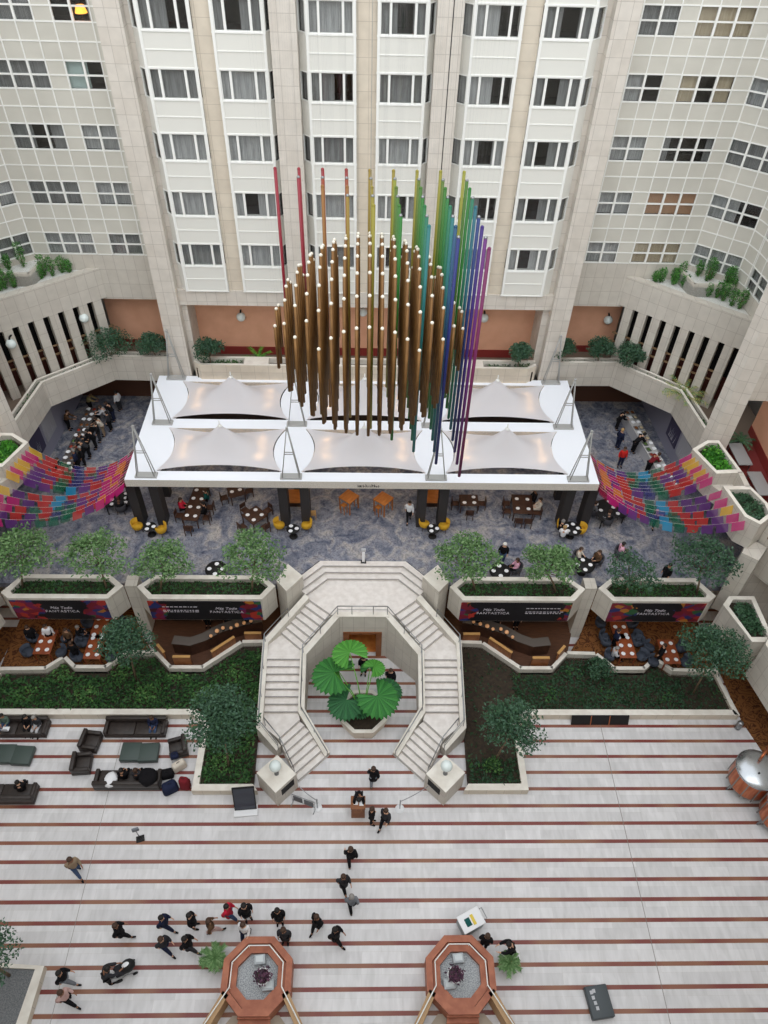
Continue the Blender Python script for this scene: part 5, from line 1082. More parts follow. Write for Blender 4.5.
for k in range(4):
    pp = ((-1.03, 33.09), (1.14, 32.94))[k // 2]; a = PI / 4 + .1 + PI * (k % 2)
    t = thing('bar_stool', 'wooden bar stool tucked %s the %s high table' % (('under the right of', 'under the left of')[k % 2], ('left', 'right')[k // 2]), 'stool', (pp[0] + .5 * math.cos(a), pp[1] + .5 * math.sin(a), Z4), a)
    MB().rbox(-.17, .17, -.17, .17, .7, .75, .01).build('seat', wood_o, t)
    for x in (-.14, .14):
        for y in (-.14, .14): MB().box(x - .018, x + .018, y - .018, y + .018, 0, .7).build('leg', wood_o, t)
for p, nm in (((-4.51, 33.21), 'left middle'), ((4.24, 33.31), 'right middle')):
    t = thing('bench', 'orange wooden booth bench between the %s columns' % nm, 'bench', (p[0], p[1] + .1, Z4)); MB().rbox(-.5, .5, -.6, .6, .82, .88, .01).build('bench_top', wood_o, t); MB().box(-.45, .45, -.1, .5, 0, .82).build('bench_body', wood_d, t)
chair((-3.30, 32.24), .1, Z4, 'pale wooden chair beside the left middle columns', oak)
def set_table(p, rz, W, Dp, nm, chairs, plates, m=wood_d, rd=False, cm=None, z=Z4):
    table(p, rz, z, W, Dp, '%s set with white plates' % nm, m, .75, plates, round_=rd, where='the ' + nm)
    for k, (dx, dy, a) in enumerate(chairs):
        c_, s_ = math.cos(rz), math.sin(rz); chair((p[0] + dx * c_ - dy * s_, p[1] + dx * s_ + dy * c_), rz + a, z, 'wooden chair at the ' + nm, cm, 'chairs at the ' + nm)
set_table((-6.83, 31.74), PI / 4, 1.2, 1.2, 'square dark table left of the middle columns', [(0, 1.0, PI), (0, -1.0, 0), (1.0, 0, PI / 2), (-1.0, 0, -PI / 2)], 4)
set_table((-10.60, 32.74), -.1, 1.0, 3.0, 'long dark table under the canopy at the left', [(.85, -.9, PI / 2), (.85, 0, PI / 2), (-.85, -.9, -PI / 2), (-.85, 0, -PI / 2), (0, -1.9, 0)], 8)
set_table((9.98, 32.89), -.06, 1.3, 1.7, 'dark table under the canopy at the right', [(.95, .3, PI / 2), (.95, -.4, PI / 2), (-.95, .3, -PI / 2), (-.95, -.4, -PI / 2), (.3, -1.2, 0), (-.3, -1.2, 0)], 4)
set_table((6.60, 33.21), 0, 1.2, 1.0, 'dark table right of the violet rods', [(0, -.85, 0), (.85, 0, PI / 2), (-.85, 0, -PI / 2)], 3)
set_table((-8.25, 33.85), .4, 1.0, 1.0, 'small dark table at the canopy edge', [(.8, 0, PI / 2), (-.8, 0, -PI / 2)], 2)
person((10.86, 33.60), Z4, D(90), 'sit', 'black', 'black', 'grey', 'person in black seated at the dark table under the canopy'); person((11.06, 32.80), Z4, D(90), 'sit', 'cream', 'cream', 'brown', 'person in cream seated at the dark table under the canopy')
person((-11.48, 32.54), Z4, D(-90), 'sit', 'red', 'black', 'brown', 'person in red seated at the long table under the canopy'); person((-9.99, 32.21), Z4, D(90), 'sit', 'black', 'black', 'black', 'person in black seated at the long table under the canopy')
person((-10.04, 33.35), Z4, D(90), 'sit', 'teal', 'black', 'brown', 'person in teal seated at the long table under the canopy')
w = 'dining table right of the canopy corner'
table((15.30, 32.51), .3, Z4, 1.7, 1.7, 'black dining table right of the canopy corner, crowded with guests', black, .75, 6, where='the ' + w)
for q, a, c_, lab in (((14.50, 32.58), -80, 'grey', 'left side'), ((16.32, 32.42), 80, 'black', 'right side'), ((15.22, 31.80), 0, 'charcoal', 'near side'), ((16.10, 33.68), 150, 'cream', 'far side')):
    tub(q, D(a), Z4, 'dark tub chair at the %s of the crowded table right of the canopy' % lab, dgrey); person(q, Z4 - .02, D(a), 'sit', c_, 'black', RND.choice(('brown', 'grey', 'black')), 'person in %s seated at the %s of the crowded table right of the canopy' % (c_, lab))
table((-15.45, 33.04), .2, Z4, 1.6, 1.2, 'black dining table left of the canopy corner', black, .75, 5, where='the dining table left of the canopy corner')
for q, a, c_, lab in (((-16.32, 33.20), -80, 'black', 'left'), ((-14.82, 33.22), 80, 'black', 'right'), ((-15.30, 32.59), 0, 'charcoal', 'near')):
    tub(q, D(a), Z4, 'dark tub chair on the %s of the table left of the canopy corner' % lab, dgrey); person(q, Z4 - .02, D(a), 'sit', c_, 'black', 'brown', 'person in %s seated on the %s of the table left of the canopy corner' % (c_, lab))
for p, nm in (((12.90, 27.88), 'round table behind the gap between the right planters'), ((7.87, 27.38), 'round table behind the planter right of the stair'), ((-8.58, 27.40), 'round table behind the planter left of the stair')):
    table(p, 0, Z4, 1.25, 1.25, 'black ' + nm, black, .75, 4, round_=True, where='the ' + nm)
for q, a, c_, b_, lab in (((12.78, 28.72), -120, 'cream', 'black', 'person in cream seated at the round table behind the right planter gap'), ((13.88, 28.49), 110, 'brown', 'black', 'person in brown seated at the round table behind the right planter gap'), ((8.92, 27.83), 90, 'pink', 'black', 'person in pink seated at the round table right of the stair'), ((15.42, 29.14), -90, 'pink', 'charcoal', 'person in a pink shirt seated alone on the right of the terrace')):
    tub(q, D(a), Z4, 'tub chair of the ' + lab.replace('person', 'guest').replace('seated ', '').replace('at the round table ', ''), dgrey); person(q, Z4 - .02, D(a), 'sit', c_, b_, RND.choice(('brown', 'black')), lab)
t = thing('totem', 'small white post on the top edge of the stair', 'post', L3((-0.08, 28.61), 4.13)); MB().rbox(-.09, .09, -.06, .06, .05, .95, .02).build('post', CL['white'], t); MB().box(-.16, .16, -.12, .12, 0, .05).build('base_plate', black, t); MB().rbox(-.14, .14, -.05, .05, .95, 1.2, .03).build('head', CL['lightgrey'], t)
# buffets
def buffet(p, q, label, nm, wid=.8):
    v = Vector((q[0] - p[0], q[1] - p[1])); L_ = v.length; a = math.atan2(v.y, v.x); t = thing('buffet_table', label, 'buffet', ((p[0] + q[0]) / 2, (p[1] + q[1]) / 2, Z4), a)
    MB().rbox(-L_ / 2, L_ / 2, -wid / 2, wid / 2, .86, .9, .01).build('counter_top', mat('buffet_top_' + nm, (196, 194, 192) if nm == 'right' else (92, 84, 80), .4), t); MB().box(-L_ / 2 + .05, L_ / 2 - .05, -wid / 2 + .06, wid / 2 - .06, 0, .86).build('skirt', CL['lightgrey' if nm == 'right' else 'charcoal'], t)
    k = int(L_ / .55)
    for i in range(k):
        for sd in (-1, 1):
            x = -L_ / 2 + L_ * (i + .5) / k; c_, s_ = math.cos(a), math.sin(a); y = sd * wid * .24; pos = ((p[0] + q[0]) / 2 + x * c_ - y * s_, (p[1] + q[1]) / 2 + x * s_ + y * c_, Z4 + .9)
            kd = RND.random()
            if kd < .45: u = thing('serving_dish', 'serving dish of food on the %s buffet' % nm, 'dish', pos, a + .1, 'dishes on the %s buffet' % nm); MB().rbox(-.2, .2, -.15, .15, 0, .06, .02).build('tray', metal, u); MB().ball((0, 0, .05), .14, (1.2, .9, .3), n=8).build('food', mat(*RND.choice([('food_brown', (130, 84, 50)), ('food_green', (88, 116, 60)), ('food_pale', (214, 196, 160)), ('food_red', (150, 60, 44))])), u)
            else: u = thing('food_bowl', 'white bowl on the %s buffet' % nm, 'bowl', pos, 0, 'bowls on the %s buffet' % nm); MB().lathe([(.07, 0), (.16, .1), (.15, .1), (.06, .015), (.001, .015)], n=14).build('bowl', plate, u)
buffet((19.02, 42.40), (20.02, 34.38), 'long white buffet table under the right gallery', 'right'); buffet((-19.37, 42.03), (-19.57, 35.17), 'long dark buffet table under the left gallery', 'left')
for k, (pts, nm) in enumerate(((((668, 432), (683, 458)), 'right'), (((47, 447), (58, 432)), 'left'))):
    pass
for s in (1, -1):
    X = (lambda x: x) if s > 0 else mx; nm = 'right' if s > 0 else 'left'
    for k, y in enumerate((38.9, 36.9)):
        t = thing('picture_panel', 'picture of dark fronds on the lavender wall, %s, %s' % (nm, ('farther', 'nearer')[k]), 'picture', (X(21.0 + (44.6 - y) * .052 - .24), y, 5.9), (math.atan2(-9.6, .5) if s > 0 else math.atan2(-9.6, -.5)))
        MB().box(-.85, .85, -.02, .02, -.8, .9).build('panel', mat('pale_picture_ground' if k != (s < 0) else 'dark_picture_ground', (170, 170, 178) if k != (s < 0) else (70, 66, 92), .5), t)
        r = random.Random(k + 5); fr = MB()
        for sy in (-.025, .02):
            for i in range(9):
                x, h = r.uniform(-.5, .5), r.uniform(.3, 1.0); fr.add([(x - .03, sy, -.6), (x + .05, sy, -.6), (x + r.uniform(-.25, .25), sy, -.6 + h)], [[0, 1, 2]])
        fr.build('frond_print', mat('frond_ink', (36, 36, 44) if k != (s < 0) else (190, 190, 200), .6), t)

# ------------------------------------------------------------------ lower restaurants
dk = mat('slate_armchair', (62, 68, 80), .85); redwood = vary(mat('red_brown_tabletop', (150, 78, 44), .45), (128, 62, 34), 2)
ZL = .45
def low_set(p, nm, rz=0):
    p = (p[0], p[1] + .65); table(p, rz, ZL, 1.0, 1.7, 'red brown table %s' % nm, redwood, .75, 6, where='the red brown table ' + nm)
    for k, (dx, dy, a) in enumerate(((.95, .5, 90), (.95, -.5, 90), (-.95, .5, -90), (-.95, -.5, -90))):
        tub((p[0] + dx, p[1] + dy), D(a), ZL, 'slate armchair at the red brown table ' + nm, dk, 'armchairs at the red brown table ' + nm)
low_set((-18.63, 24.20), 'in the far left restaurant, left one'); low_set((-15.68, 23.88), 'in the far left restaurant, right one'); low_set((15.54, 24.06), 'in the far right restaurant by the kerb')
low_set((15.50, 25.40), 'in the far right restaurant, farther in'); low_set((-15.69, 25.26), 'in the far left restaurant, farther in'); low_set((18.05, 23.66), 'in the far right restaurant, under the tree')
for q, a, c_, lab in (((-19.56, 25.24), 20, 'black', 'person in black standing far left below the banner'), ((-18.54, 25.31), 200, 'white', 'person in white standing below the leftmost banner'), ((-17.29, 25.04), 170, 'brown', 'person in brown below the leftmost banner'), ((-16.75, 24.14), 0, 'black', 'person in black walking between the far left tables'), ((15.05, 25.18), -90, 'navy', 'person in navy in the far right restaurant'), ((17.50, 24.13), 60, 'black', 'person in black by the kerb in the far right restaurant')):
    person(q, ZL, D(a), 'stand', c_, 'black', 'brown', lab)
for q, a, c_, lab in (((14.79, 24.19), -90, 'lightgrey', 'person in pale grey seated at the far right restaurant table by the kerb'), ((-16.87, 25.53), -90, 'black', 'person in black seated in the far left restaurant')):
    person(q, ZL, D(a), 'sit', c_, 'black', 'grey', lab)
for s in (1, -1):
    X = (lambda u: XC + u) if s > 0 else (lambda u: XC - u); nm = 'right' if s > 0 else 'left'
    pts = [(a if s < 0 else mx(a), b) for a, b in [(-11.18, 24.58), (-10.12, 24.45), (-9.30, 24.80), (-8.40, 25.44), (-7.11, 25.95), (-6.12, 26.17)]][::-1]
    t = thing('bar_counter', 'curved dark bar counter under the banner %s of the stair' % nm, 'bar', (0, 0, 0)); cm = MB(); tp = MB()
    def off_line(P_, d_):
        o_ = []
        for k in range(len(P_)):
            a, b = Vector(P_[max(0, k - 1)]), Vector(P_[min(len(P_) - 1, k + 1)]); v = (b - a).normalized(); o_.append((P_[k][0] - v.y * d_, P_[k][1] + v.x * d_))
        return o_
    sg = 1 if pts[-1][0] > pts[0][0] else -1; bk = off_line(pts, .4 * sg); f2, b2_ = off_line(pts, -.08 * sg), off_line(pts, .5 * sg)
    for k in range(len(pts) - 1): cm.prism([pts[k], pts[k + 1], bk[k + 1], bk[k]], ZL, ZL + 1.05); tp.prism([f2[k], f2[k + 1], b2_[k + 1], b2_[k]], ZL + 1.05, ZL + 1.11)
    cm.build('counter_front', wood_d, t); tp.build('counter_top', mat('grey_bar_top', (96, 88, 82), .4), t)
    t = thing('back_bar', 'dark back bar with a shelf lit in amber, %s of the stair' % nm, 'shelf', (X(9.9), 26.9, ZL)); MB().box(-2.4, 2.4, 0, .5, 0, 1.0).build('cabinet', wood_d, t); MB().box(-2.4, 2.4, 0, .5, 1.0, 1.05).build('shelf_top', oak, t)
    for k, q in enumerate(((-8.93, 24.73), (-8.63, 25.08), (-8.31, 25.30), (-7.84, 25.30), (-7.52, 25.51), (-7.12, 25.66), (-6.73, 25.81))):
        q = q if s < 0 else (mx(q[0]), q[1])
        u = thing('bar_lamp', 'small amber glowing lamp on the bar counter, %s of the stair' % nm, 'lamp', (q[0], q[1] + .15, ZL + 1.11), 0, 'amber lamps on the %s bar' % nm); MB().lathe([(.08, 0), (.08, .02), (.015, .04), (.015, .14)], n=10).build('foot', black, u); MB().ball((0, 0, .24), (.1, .13, .11)[k % 3], n=10).build('shade', mat('amber_glow', (206, 160, 124), .5, emit=(255, 176, 100), strength=.15), u)
    for k, dx in enumerate((6.9, 8.1, 9.4)):
        person((X(dx), 26.2 + .15 * k), ZL, D(180), 'stand', ('black', 'black', 'charcoal')[k], 'black', ('black', 'brown', 'black')[k], 'person in dark clothes behind the bar %s of the stair, %s from the stair' % (nm, ORD[k]))
    for k, (a, b, c_, d) in enumerate(((6.0, 25.3, 7.0, 25.3), (7.5, 25.05, 8.7, 24.0), (9.9, 23.65, 10.9, 23.65), (11.5, 23.95, 12.0, 24.5))):
        t = thing('bench_screen', 'slatted wooden bench back along the kerb, %s of the stair, %s from the stair' % (nm, ORD[k]), 'bench', (0, 0, 0)); p, q = (X(a), b), (X(c_), d)
        MB().wall(p, q, .1 * s, ZL, ZL + .95).build('slatted_back', wood, t); MB().wall((p[0], p[1] - .02), (q[0], q[1] - .02), .16 * s, ZL + .95, ZL + 1.0).build('top_cap', oak, t)
    for k, u_ in enumerate((6.5, 9.0, 11.5, 15.0, 17.5, 20.0)):  # unseen downlights added to warm the lower restaurants
        for kk, yy_ in enumerate((27.3, 30.0)):
            t = thing('added_ceiling_light', 'added warm round light, unseen under the terrace slab', 'ceiling light', (X(u_), yy_, 3.7), 0, 'added unseen lights under the terrace'); rm_ = MB().lathe([(.16, -.001), (.16, -.05), (.13, -.06)], n=14).build('rim', metal, t)
            MB().lathe([(.13, -.05), (.001, -.052)], n=14).build('lens', mat('added_warm_lens', (255, 226, 180), .4, emit=(255, 206, 140), strength=22), rm_)
# wall lamps of the gallery
for p, lab in (((-8.32, 43.40, 11.61), 'left of the sculpture on the terracotta wall'), ((-0.25, 43.40, 12.11), 'behind the sculpture on the terracotta wall'), ((7.80, 43.40, 11.80), 'right of the sculpture on the terracotta wall'), ((16.38, 44.10, 11.36), 'on the right terracotta wall'), ((-17.90, 41.60, 12.46), 'on the left slotted wall, right one'), ((-21.35, 38.40, 12.58), 'on the left slotted wall, left one')):
    t = thing('wall_lamp', 'white globe wall lamp ' + lab, 'lamp', p); MB().ball((0, 0, 0), .3, n=14).build('globe', mat('opal_glass'), t); MB().tube([(0, .5, .35), (0, .1, .4), (0, 0, .28)], .06).build('bracket', black, t)
# ------------------------------------------------------------------ plants
def tree(base, z, h, crown, label, name='tree', n=1600, leaf=.16, pal=GR_D, clumps=9, seed=1, airy=False, flat=.75, th=.07, group=None, lean=None):
    """base point, height of crown centre above it, crown radius"""
    r = random.Random(seed); t = thing(name, label, 'tree', (base[0], base[1], z), 0, group)
    tk = MB(); lean = lean or (r.uniform(-.15, .15), r.uniform(-.15, .15)); fork = h - crown * .55
    tk.tube([(0, 0, -.1), (lean[0] * .4, lean[1] * .4, fork * .5), (lean[0], lean[1], fork)], [th, th * .8, th * .65], 7); fo = MB()
    for k in range(clumps):
        a = 2.4 * k + r.uniform(-.3, .3); q = math.sqrt((k + .5) / clumps); d = crown * (.72 if not airy else .85) * q; zz = h + crown * flat * (.55 - .9 * q * q) + r.uniform(-.1, .1) * crown
        c = (lean[0] + d * math.cos(a), lean[1] + d * math.sin(a), zz); rc = crown * (.46 if not airy else .34) * r.uniform(.85, 1.15)
        tk.tube([(lean[0], lean[1], fork - .05), (lean[0] + (c[0] - lean[0]) * .55, lean[1] + (c[1] - lean[1]) * .55, fork + (zz - fork) * .4), c], [th * .5, th * .32, th * .12], 5)
        fo.blob(c, rc, n // clumps, leaf, (0, 1, 2), (1, 1, .75), r, .2 if airy else .35)
    tk.build('trunk', bark, t); fo.build('foliage', pal, t); return t
for base, h, cr, lab, pal, n, ln, seed in [
 ((-19.30, 26.14), 3.3, 1.85, 'airy ficus tree in the leftmost terrace planter, left one', GR_L, 2600, (.8, 0), 1),
 ((-14.53, 26.03), 3.1, 1.8, 'airy ficus tree in the leftmost terrace planter, right one', GR_L, 2200, (.1, .1), 2),
 ((-11.55, 25.98), 2.7, 1.5, 'airy ficus tree in the planter left of the stair, left one', GR_L, 2000, (.6, 0), 3),
 ((-6.38, 26.01), 3.1, 1.85, 'airy ficus tree in the planter left of the stair, right one', GR_L, 2300, (.3, .1), 4),
 ((6.37, 26.10), 3.1, 1.75, 'leafy ficus tree in the planter right of the stair, left one', GR_L, 2600, (-.8, 0), 5),
 ((10.97, 26.06), 2.6, 1.5, 'leafy ficus tree in the planter right of the stair, right one', GR_L, 2600, (-.8, 0), 6),
 ((14.99, 25.94), 2.1, 1.5, 'sparse ficus tree in the rightmost terrace planter, left one', GR_D, 1200, (-.1, 0), 7),
 ((19.12, 25.97), 3.1, 1.8, 'airy ficus tree in the rightmost terrace planter, right one', GR_D, 2200, (-.5, .1), 8)]:
    tree(base, 4.55, h, cr, lab, 'ficus_tree', n, .18, pal, 15, seed, True, .5, lean=ln)
for base, h, cr, lab, n, ln, seed in [
 ((-13.05, 22.72), 4.3, 1.55, 'dark domed tree in the left garden in front of the lower restaurants', 3000, (.3, 0), 11),
 ((-7.09, 17.56), 5.4, 1.75, 'dark domed tree in the left garden beside the stair', 4200, (.3, 0), 12),
 ((7.02, 17.88), 3.9, 1.6, 'dark leaning tree in the right garden beside the stair', 2800, (.5, .1), 13),
 ((19.08, 22.01), 4.6, 1.85, 'dark domed tree at the right end of the right garden', 4000, (-.2, 0), 14)]:
    tree(base, .25, h, cr, lab, 'garden_tree', n, .17, GR_D, 15, seed, False, .6, .06, lean=ln)
tree((13.92, 23.26), .25, .75, .8, 'low bushy shrub in the middle of the right garden', 'shrub', 900, .15, GR_D, 8, 21)
tree((-15.37, 8.10), .33, 3.4, 1.4, 'dark tree in the gravel planter at the bottom left', 'garden_tree', 2200, .15, GR_D, 12, 15)
tree((6.75, 17.44), .25, .45, .5, 'small leafy bush at the near end of the right garden', 'shrub', 450, .14, GR_G, 6, 23)
for p, cr, lab, seed in [((-16.7, 41.7), 1.25, 'wide dark bush on the left gallery parapet, left one', 31), ((-13.9, 41.65), .8, 'round dark bush on the left gallery parapet beside the pillar', 32), ((-10.3, 41.2), .75, 'round dark bush right of the left pillar', 33),
 ((10.1, 41.2), .65, 'round dark bush left of the right pillar', 34), ((13.0, 41.65), .7, 'round dark bush on the right gallery parapet beside the pillar', 35), ((15.6, 41.7), .75, 'round dark bush on the right gallery parapet, middle one', 36), ((17.3, 41.25), .8, 'round dark bush on the right gallery parapet at the corner', 37)]:
    tree(p, 9.4, 1.25, cr * 1.3, lab, 'gallery_bush', 2200, .15, GR_D, 9, seed, False, .6, .045)
def palm(p, z, label, n=12, L=1.2, seed=1, pal=GR_L, pot=None, name='palm', w=.16):
    r = random.Random(seed); t = thing(name, label, 'plant', (p[0], p[1], z)); f = MB(); s = MB(); z0 = 0
    if pot: MB().lathe([(.2, 0), (.28, .4), (.3, .45), (.25, .45), (.001, .4)], n=16).build('pot', pot, t); z0 = .42
    for k in range(n):
        a = 2 * PI * k / n + r.uniform(-.2, .2); el = r.uniform(.5, 1.15); l = L * r.uniform(.75, 1.1); pts = []
        for i in range(7): q = i / 6; pts.append(Vector((math.cos(a) * l * q * math.cos(el * (1 - q * .7)), math.sin(a) * l * q * math.cos(el * (1 - q * .7)), z0 + l * (math.sin(el) * q - .45 * q * q))))
        s.tube(pts, [.018 - .002 * i for i in range(7)], 4, cap=False)
        for i in range(1, 7):
            d = (pts[i] - pts[i - 1]).normalized(); sd = d.cross(Vector((0, 0, 1))).normalized()
            for sg in (-1, 1):
                for h_ in (0, .5): b = pts[i - 1].lerp(pts[i], h_ + .2); e = b + (sd * sg * .8 + d * .7) * l * w * 1.5 - Vector((0, 0, .04)); f.add([b, b + d * .05, e, b - d * .02 + sd * sg * .02], [[0, 1, 2, 3]], r.choice((0, 1, 2)))
    s.build('stalks', GR_L[0], t); f.build('fronds', pal, t); return t
palm((-6.53, 8.71), 0, 'small bushy palm on the floor left of the left octagonal planter', 16, .62, 41, GR_L, mat('brown_pot', (96, 70, 52), .6), w=.2)
palm((6.59, 8.39), 0, 'small fern on the floor right of the right octagonal planter', 16, .55, 42, GR_L, mat('brown_pot'), 'fern', w=.2)
palm((-7.3, 42.3), 8.6, 'young fresh green palm standing on the centre gallery', 8, 1.1, 43, GR_B, redbase); palm((-4.1, 42.2), 8.6, 'sparse reddish plant in a dark pot on the centre gallery', 6, 1.5, 44, [leafmat('rust_leaf', (112, 80, 56)), GR_D[0], GR_D[1]], black, 'potted_plant', .12)
palm((6.6, 41.9), 8.9, 'yellow flowering plant on the right of the centre gallery', 10, .7, 45, [leafmat('yellow_leaf', (196, 160, 50)), GR_L[1], leafmat('gold_leaf', (170, 120, 40))], None, 'flowering_plant', .2); palm((8.0, 41.6), 9.0, 'small green plant beside the yellow flowering plant', 7, .6, 46, GR_L)
palm((20.4, 38.3), 9.4, 'yellow green palm at the corner of the right gallery parapet', 14, 1.6, 47, [leafmat('lime_leaf', (150, 160, 84)), GR_L[2], leafmat('straw_leaf', (176, 168, 104))], None, 'palm', .13)
palm((22.9, 34.3), 8.65, 'dark potted plant on the gallery behind the right corner pillar', 9, .9, 48, GR_D, black, 'potted_plant')
# fan palm in the octagonal planter of the stair well
pp = (-0.01, 20.51)
t = thing('stone_planter', 'octagonal stone tub in the stair well holding the fan palm', 'planter', (pp[0], pp[1], 0)); q = MB()
oc = lambda r: [(r * math.cos(PI / 8 + i * PI / 4), r * math.sin(PI / 8 + i * PI / 4)) for i in range(8)]
for k in range(8):
    a, b, c, d = oc(1.42)[k], oc(1.42)[(k + 1) % 8], oc(1.2)[(k + 1) % 8], oc(1.2)[k]; a0, b0 = oc(1.22)[k], oc(1.22)[(k + 1) % 8]
    q.add([(a0[0], a0[1], 0), (b0[0], b0[1], 0), (b[0], b[1], 1.0), (a[0], a[1], 1.0), (c[0], c[1], 1.0), (d[0], d[1], 1.0)], [[0, 1, 2, 3]], 0); q.add([(a[0], a[1], 1.0), (b[0], b[1], 1.0), (c[0], c[1], 1.0), (d[0], d[1], 1.0)], [[0, 1, 2, 3]], 1); q.add([(d[0], d[1], 1), (c[0], c[1], 1), (c[0], c[1], .8), (d[0], d[1], .8)], [[0, 1, 2, 3]], 0)
q.build('tub', [pier_m, rim], t); MB().prism(oc(1.21), .75, .85).build('soil', soil, t)
fp = thing('fan_palm', 'large green fan palm in the octagonal tub of the stair well', 'plant', (pp[0], pp[1], .85)); r = random.Random(9)
for k, (dx, dy, h, R_, tl) in enumerate([(-1.1, 1.8, 2.9, 1.05, .3), (-2.3, .6, 2.2, 1.3, .45), (-1.3, -1.1, 1.4, 1.1, .5), (.8, .7, 2.7, .65, .3), (1.1, -1.2, 1.9, 1.2, .45), (1.9, -.2, 1.5, .85, .5), (-2.0, 1.2, 1.7, .9, .5), (.5, 1.7, 1.5, .6, .4), (-.2, -1.2, 1.0, .7, .4)]):
    MB().tube([(0, 0, 0), (dx * .3, dy * .3 + .2, h * .65), (dx * .7, dy * .7 + .75, h)], [.035, .028, .02], 6).build('stalk', GR_B[2], fp)
    m = MB(); c = Vector((dx * .7, dy * .7 + .75, h)); out = Vector((dx, dy, 0)).normalized(); sd = Vector((-out.y, out.x, 0)); nn = 22
    for i in range(nn):
        a0, a1 = [(-2.5 + 5.0 * (i + o) / nn) for o in (0, 1)]; am = (a0 + a1) / 2
        P = lambda a, ra, dz: c + (out * math.cos(a) + sd * math.sin(a)) * ra * R_ + Vector((0, 0, dz - tl * ra * ra * (.55 + .45 * math.cos(a))))
        m.add([c, P(a0, .88, -.02), P(am, .88, .04)], [[0, 1, 2]], i % 2); m.add([c, P(am, .88, .04), P(a1, .88, -.02)], [[0, 1, 2]], i % 2); m.add([P(a0, .88, -.02), P(am, 1.0, -.03), P(am, .88, .04)], [[0, 1, 2]], i % 2); m.add([P(am, .88, .04), P(am, 1.0, -.03), P(a1, .88, -.02)], [[0, 1, 2]], i % 2)
    m.build('fan_leaf', [leafmat('fan_leaf_%d' % (k % 3), [(84, 150, 62), (60, 124, 58), (52, 104, 64)][k % 3]), leafmat('fan_leaf_%d_b' % (k % 3), [(70, 132, 52), (48, 106, 50), (44, 90, 56)][k % 3])], fp)
# ground cover: nobody could count these leaves
def inside(p, poly):
    c = False; n = len(poly)
    for i in range(n):
        a, b = poly[i], poly[(i + 1) % n]
        if (a[1] > p[1]) != (b[1] > p[1]) and p[0] < (b[0] - a[0]) * (p[1] - a[1]) / (b[1] - a[1]) + a[0]: c = not c
    return c
def cover(name, poly, z, n, leaf, pal, label, hgt=.3, seed=1, skip=None):
    r = random.Random(seed); m = MB(); xs = [p[0] for p in poly]; ys = [p[1] for p in poly]; k = 0; tries = 0
    while k < n and tries < n * 8:
        tries += 1
        p = (r.uniform(min(xs), max(xs)), r.uniform(min(ys), max(ys)))
        if not inside(p, poly) or (skip and skip(*p, r)): continue
        b = .5 + .5 * math.sin(p[0] * 1.9) * math.cos(p[1] * 2.3); m.leaf((p[0], p[1], z + r.random() * hgt * (.4 + .6 * b)), leaf, r.choice((0, 0, 1) if b < .35 else (0, 1, 1) if b < .7 else (1, 2, 1)), .6, r); k += 1
    return tag(m.build(name, pal), label, 'ground cover', kind='stuff')
for s in (1, -1):
    X = (lambda u: XC + u) if s > 0 else (lambda u: XC - u); nm = 'right' if s > 0 else 'left'
    bed = [(20.9, 20.95), (9.2, 20.95), (8.35, 20.1), (8.35, 16.65), (5.75, 16.65), (5.75, 24.6), (7.1, 24.9), (9.2, 23.15), (11.2, 23.1), (12.2, 24.15), (13.8, 24.1), (14.7, 23.1), (16.6, 23.1), (17.35, 23.75), (18.1, 23.0), (20.6, 23.0)]
    bed = [(X(a), b) for a, b in bed]
    if s < 0: cover('ivy_ground_cover', bed, .3, 9000, .2, GR_G, 'dense ivy covering the left garden bed', .35, 51)
    else: cover('ivy_ground_cover', bed, .3, 5600, .17, [GR_G[0], GR_D[0], GR_G[1]], 'patchy low ivy over the right garden bed', .25, 52, lambda x, y, r: (x < 8.7 and y > 18.0 and r.random() < .93) or (x > 18.5 and r.random() < .6))
    for hi, w in zip(HIN, ('inner', 'outer')): cover('planter_ground_cover', [(X(a), b) for a, b in hi], 4.6, 1100, .17, [GR_G[0], GR_G[1], GR_D[1]], 'low ivy in the %s terrace planter on the %s' % (w, nm), .22, 60 + s)
    Xm = (lambda x: x) if s > 0 else mx
    cover('planter_ground_cover', [(Xm(a), b) for a, b in ((19.65, 32.35), (20.35, 33.05), (20.85, 33.05), (21.15, 30.95), (20.15, 30.9))], 9.45, 900, .2, GR_B, 'bright green leafy cover in the stepped planter on the ' + nm, .4, 70)
    cover('planter_ground_cover', [(Xm(a), b) for a, b in ((20.2, 29.25), (21.4, 29.25), (21.75, 28.1), (21.65, 27.4), (21.0, 26.95), (20.5, 27.4))], 9.4, 900, .18, GR_D, 'dark leafy cover in the nearer stepped planter on the ' + nm, .35, 71)
    cover('planter_ground_cover', [(Xm(a), b) for a, b in ((20.7, 24.6), (21.0, 25.1), (21.9, 25.1), (21.9, 23.1), (21.2, 23.1))], 4.6, 700, .2, GR_D, 'dark leafy cover in the low stone planter on the ' + nm, .5, 72)
    cover('parapet_ground_cover', [(Xm(a), b) for a, b in ((12.7, 41.55), (16.8, 41.6), (20.3, 38.55), (20.7, 34.8), (21.0, 34.8), (20.55, 38.7), (16.95, 41.9), (12.7, 41.85))], 9.5, 900, .16, GR_G, 'low greenery in the %s gallery parapet' % nm, .2, 73)
for a, c, k in ((-11.0, -8.2, 1), (8.0, 10.9, 2)): cover('parapet_ground_cover', [(a, 40.9), (c, 40.9), (c, 41.45), (a, 41.45)], 9.3, 350, .16, GR_G, 'low greenery in the %s end of the centre parapet' % ('left' if k == 1 else 'right'), .35, 74)
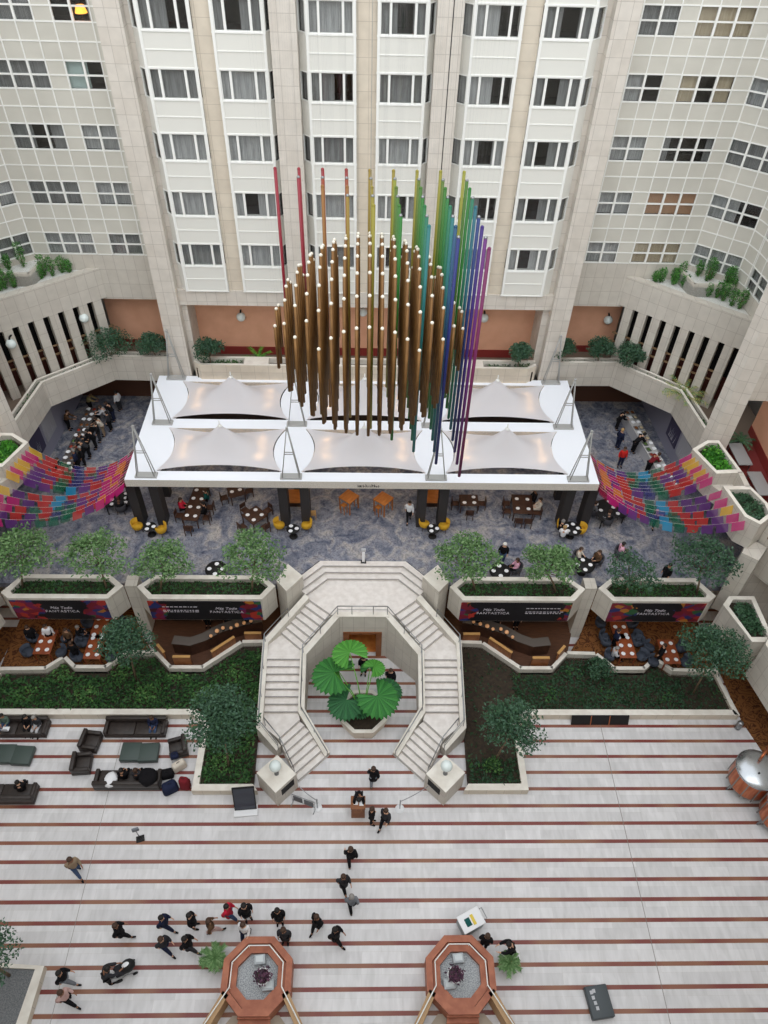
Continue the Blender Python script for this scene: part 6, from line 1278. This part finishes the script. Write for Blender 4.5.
# small cypress shrubs on the pebble ledges
def cypress(p, z, h, w, label, seed):
    r = random.Random(seed); t = thing('cypress_shrub', label, 'shrub', (p[0], p[1], z)); MB().tube([(0, 0, -.03), (0, 0, h * .6)], .03, 5).build('stem', bark, t); m = MB()
    for _ in range(420): q = r.random(); ra = w * math.sin(PI * min(1, .16 + .84 * (1 - q))) ** .7 * r.uniform(.55, 1.0); a = r.uniform(0, 2 * PI); m.leaf((ra * math.cos(a), ra * math.sin(a), .05 + h * q), .13, r.choice((0, 1, 2)), .3, r, .35)
    m.build('foliage', [leafmat('cypress_dark', (48, 94, 44)), leafmat('cypress_mid', (72, 128, 58)), leafmat('cypress_light', (96, 152, 72))], t)
CYR = [(18.0, 42.35, 0, 0.7), (18.39, 42.35, 0, 0.9), (19.16, 42.35, 0, 0.9), (19.51, 42.35, 0, 1.3), (19.08, 42.03, 0, 0.8), (19.6, 41.67, 0, 0.8), (20.37, 41.96, 1, 0.9), (20.73, 41.38, 1, 1.5), (21.0, 41.49, 1, 1.2), (21.75, 40.93, 1, 1.0), (21.88, 40.83, 1, 1.2), (20.77, 40.63, 0, 0.8), (21.3, 40.52, 0, 1.0), (21.55, 40.18, 0, 1.1), (22.09, 40.67, 0, 1.3), (21.91, 39.61, 0, 1.0), (22.28, 39.28, 0, 1.2)]
CYL = [(-19.74, 41.53, 0, 0.8), (-19.62, 41.9, 0, 1.3), (-19.14, 41.91, 0, 1.2), (-18.65, 42.3, 0, 1.0), (-18.27, 42.35, 0, 0.8), (-20.62, 41.74, 1, 1.5), (-21.35, 41.37, 1, 0.9), (-21.9, 40.96, 1, 0.9), (-20.93, 40.42, 0, 1.0), (-21.42, 40.28, 0, 1.2), (-21.63, 40.05, 0, 0.8)]
for nm, L_ in (('right', CYR), ('left', CYL)):
    cnt = [0, 0]
    for i, (x, y, tier, h) in enumerate(L_):
        cypress((x, y), 15.15 + .65 * tier, h, (.17 + .06 * h), 'small cypress shrub on the %s pebbles of the %s ledge, %s of its row' % (('lower', 'upper')[tier], nm, ORD[cnt[tier]]), 80 + i); cnt[tier] += 1
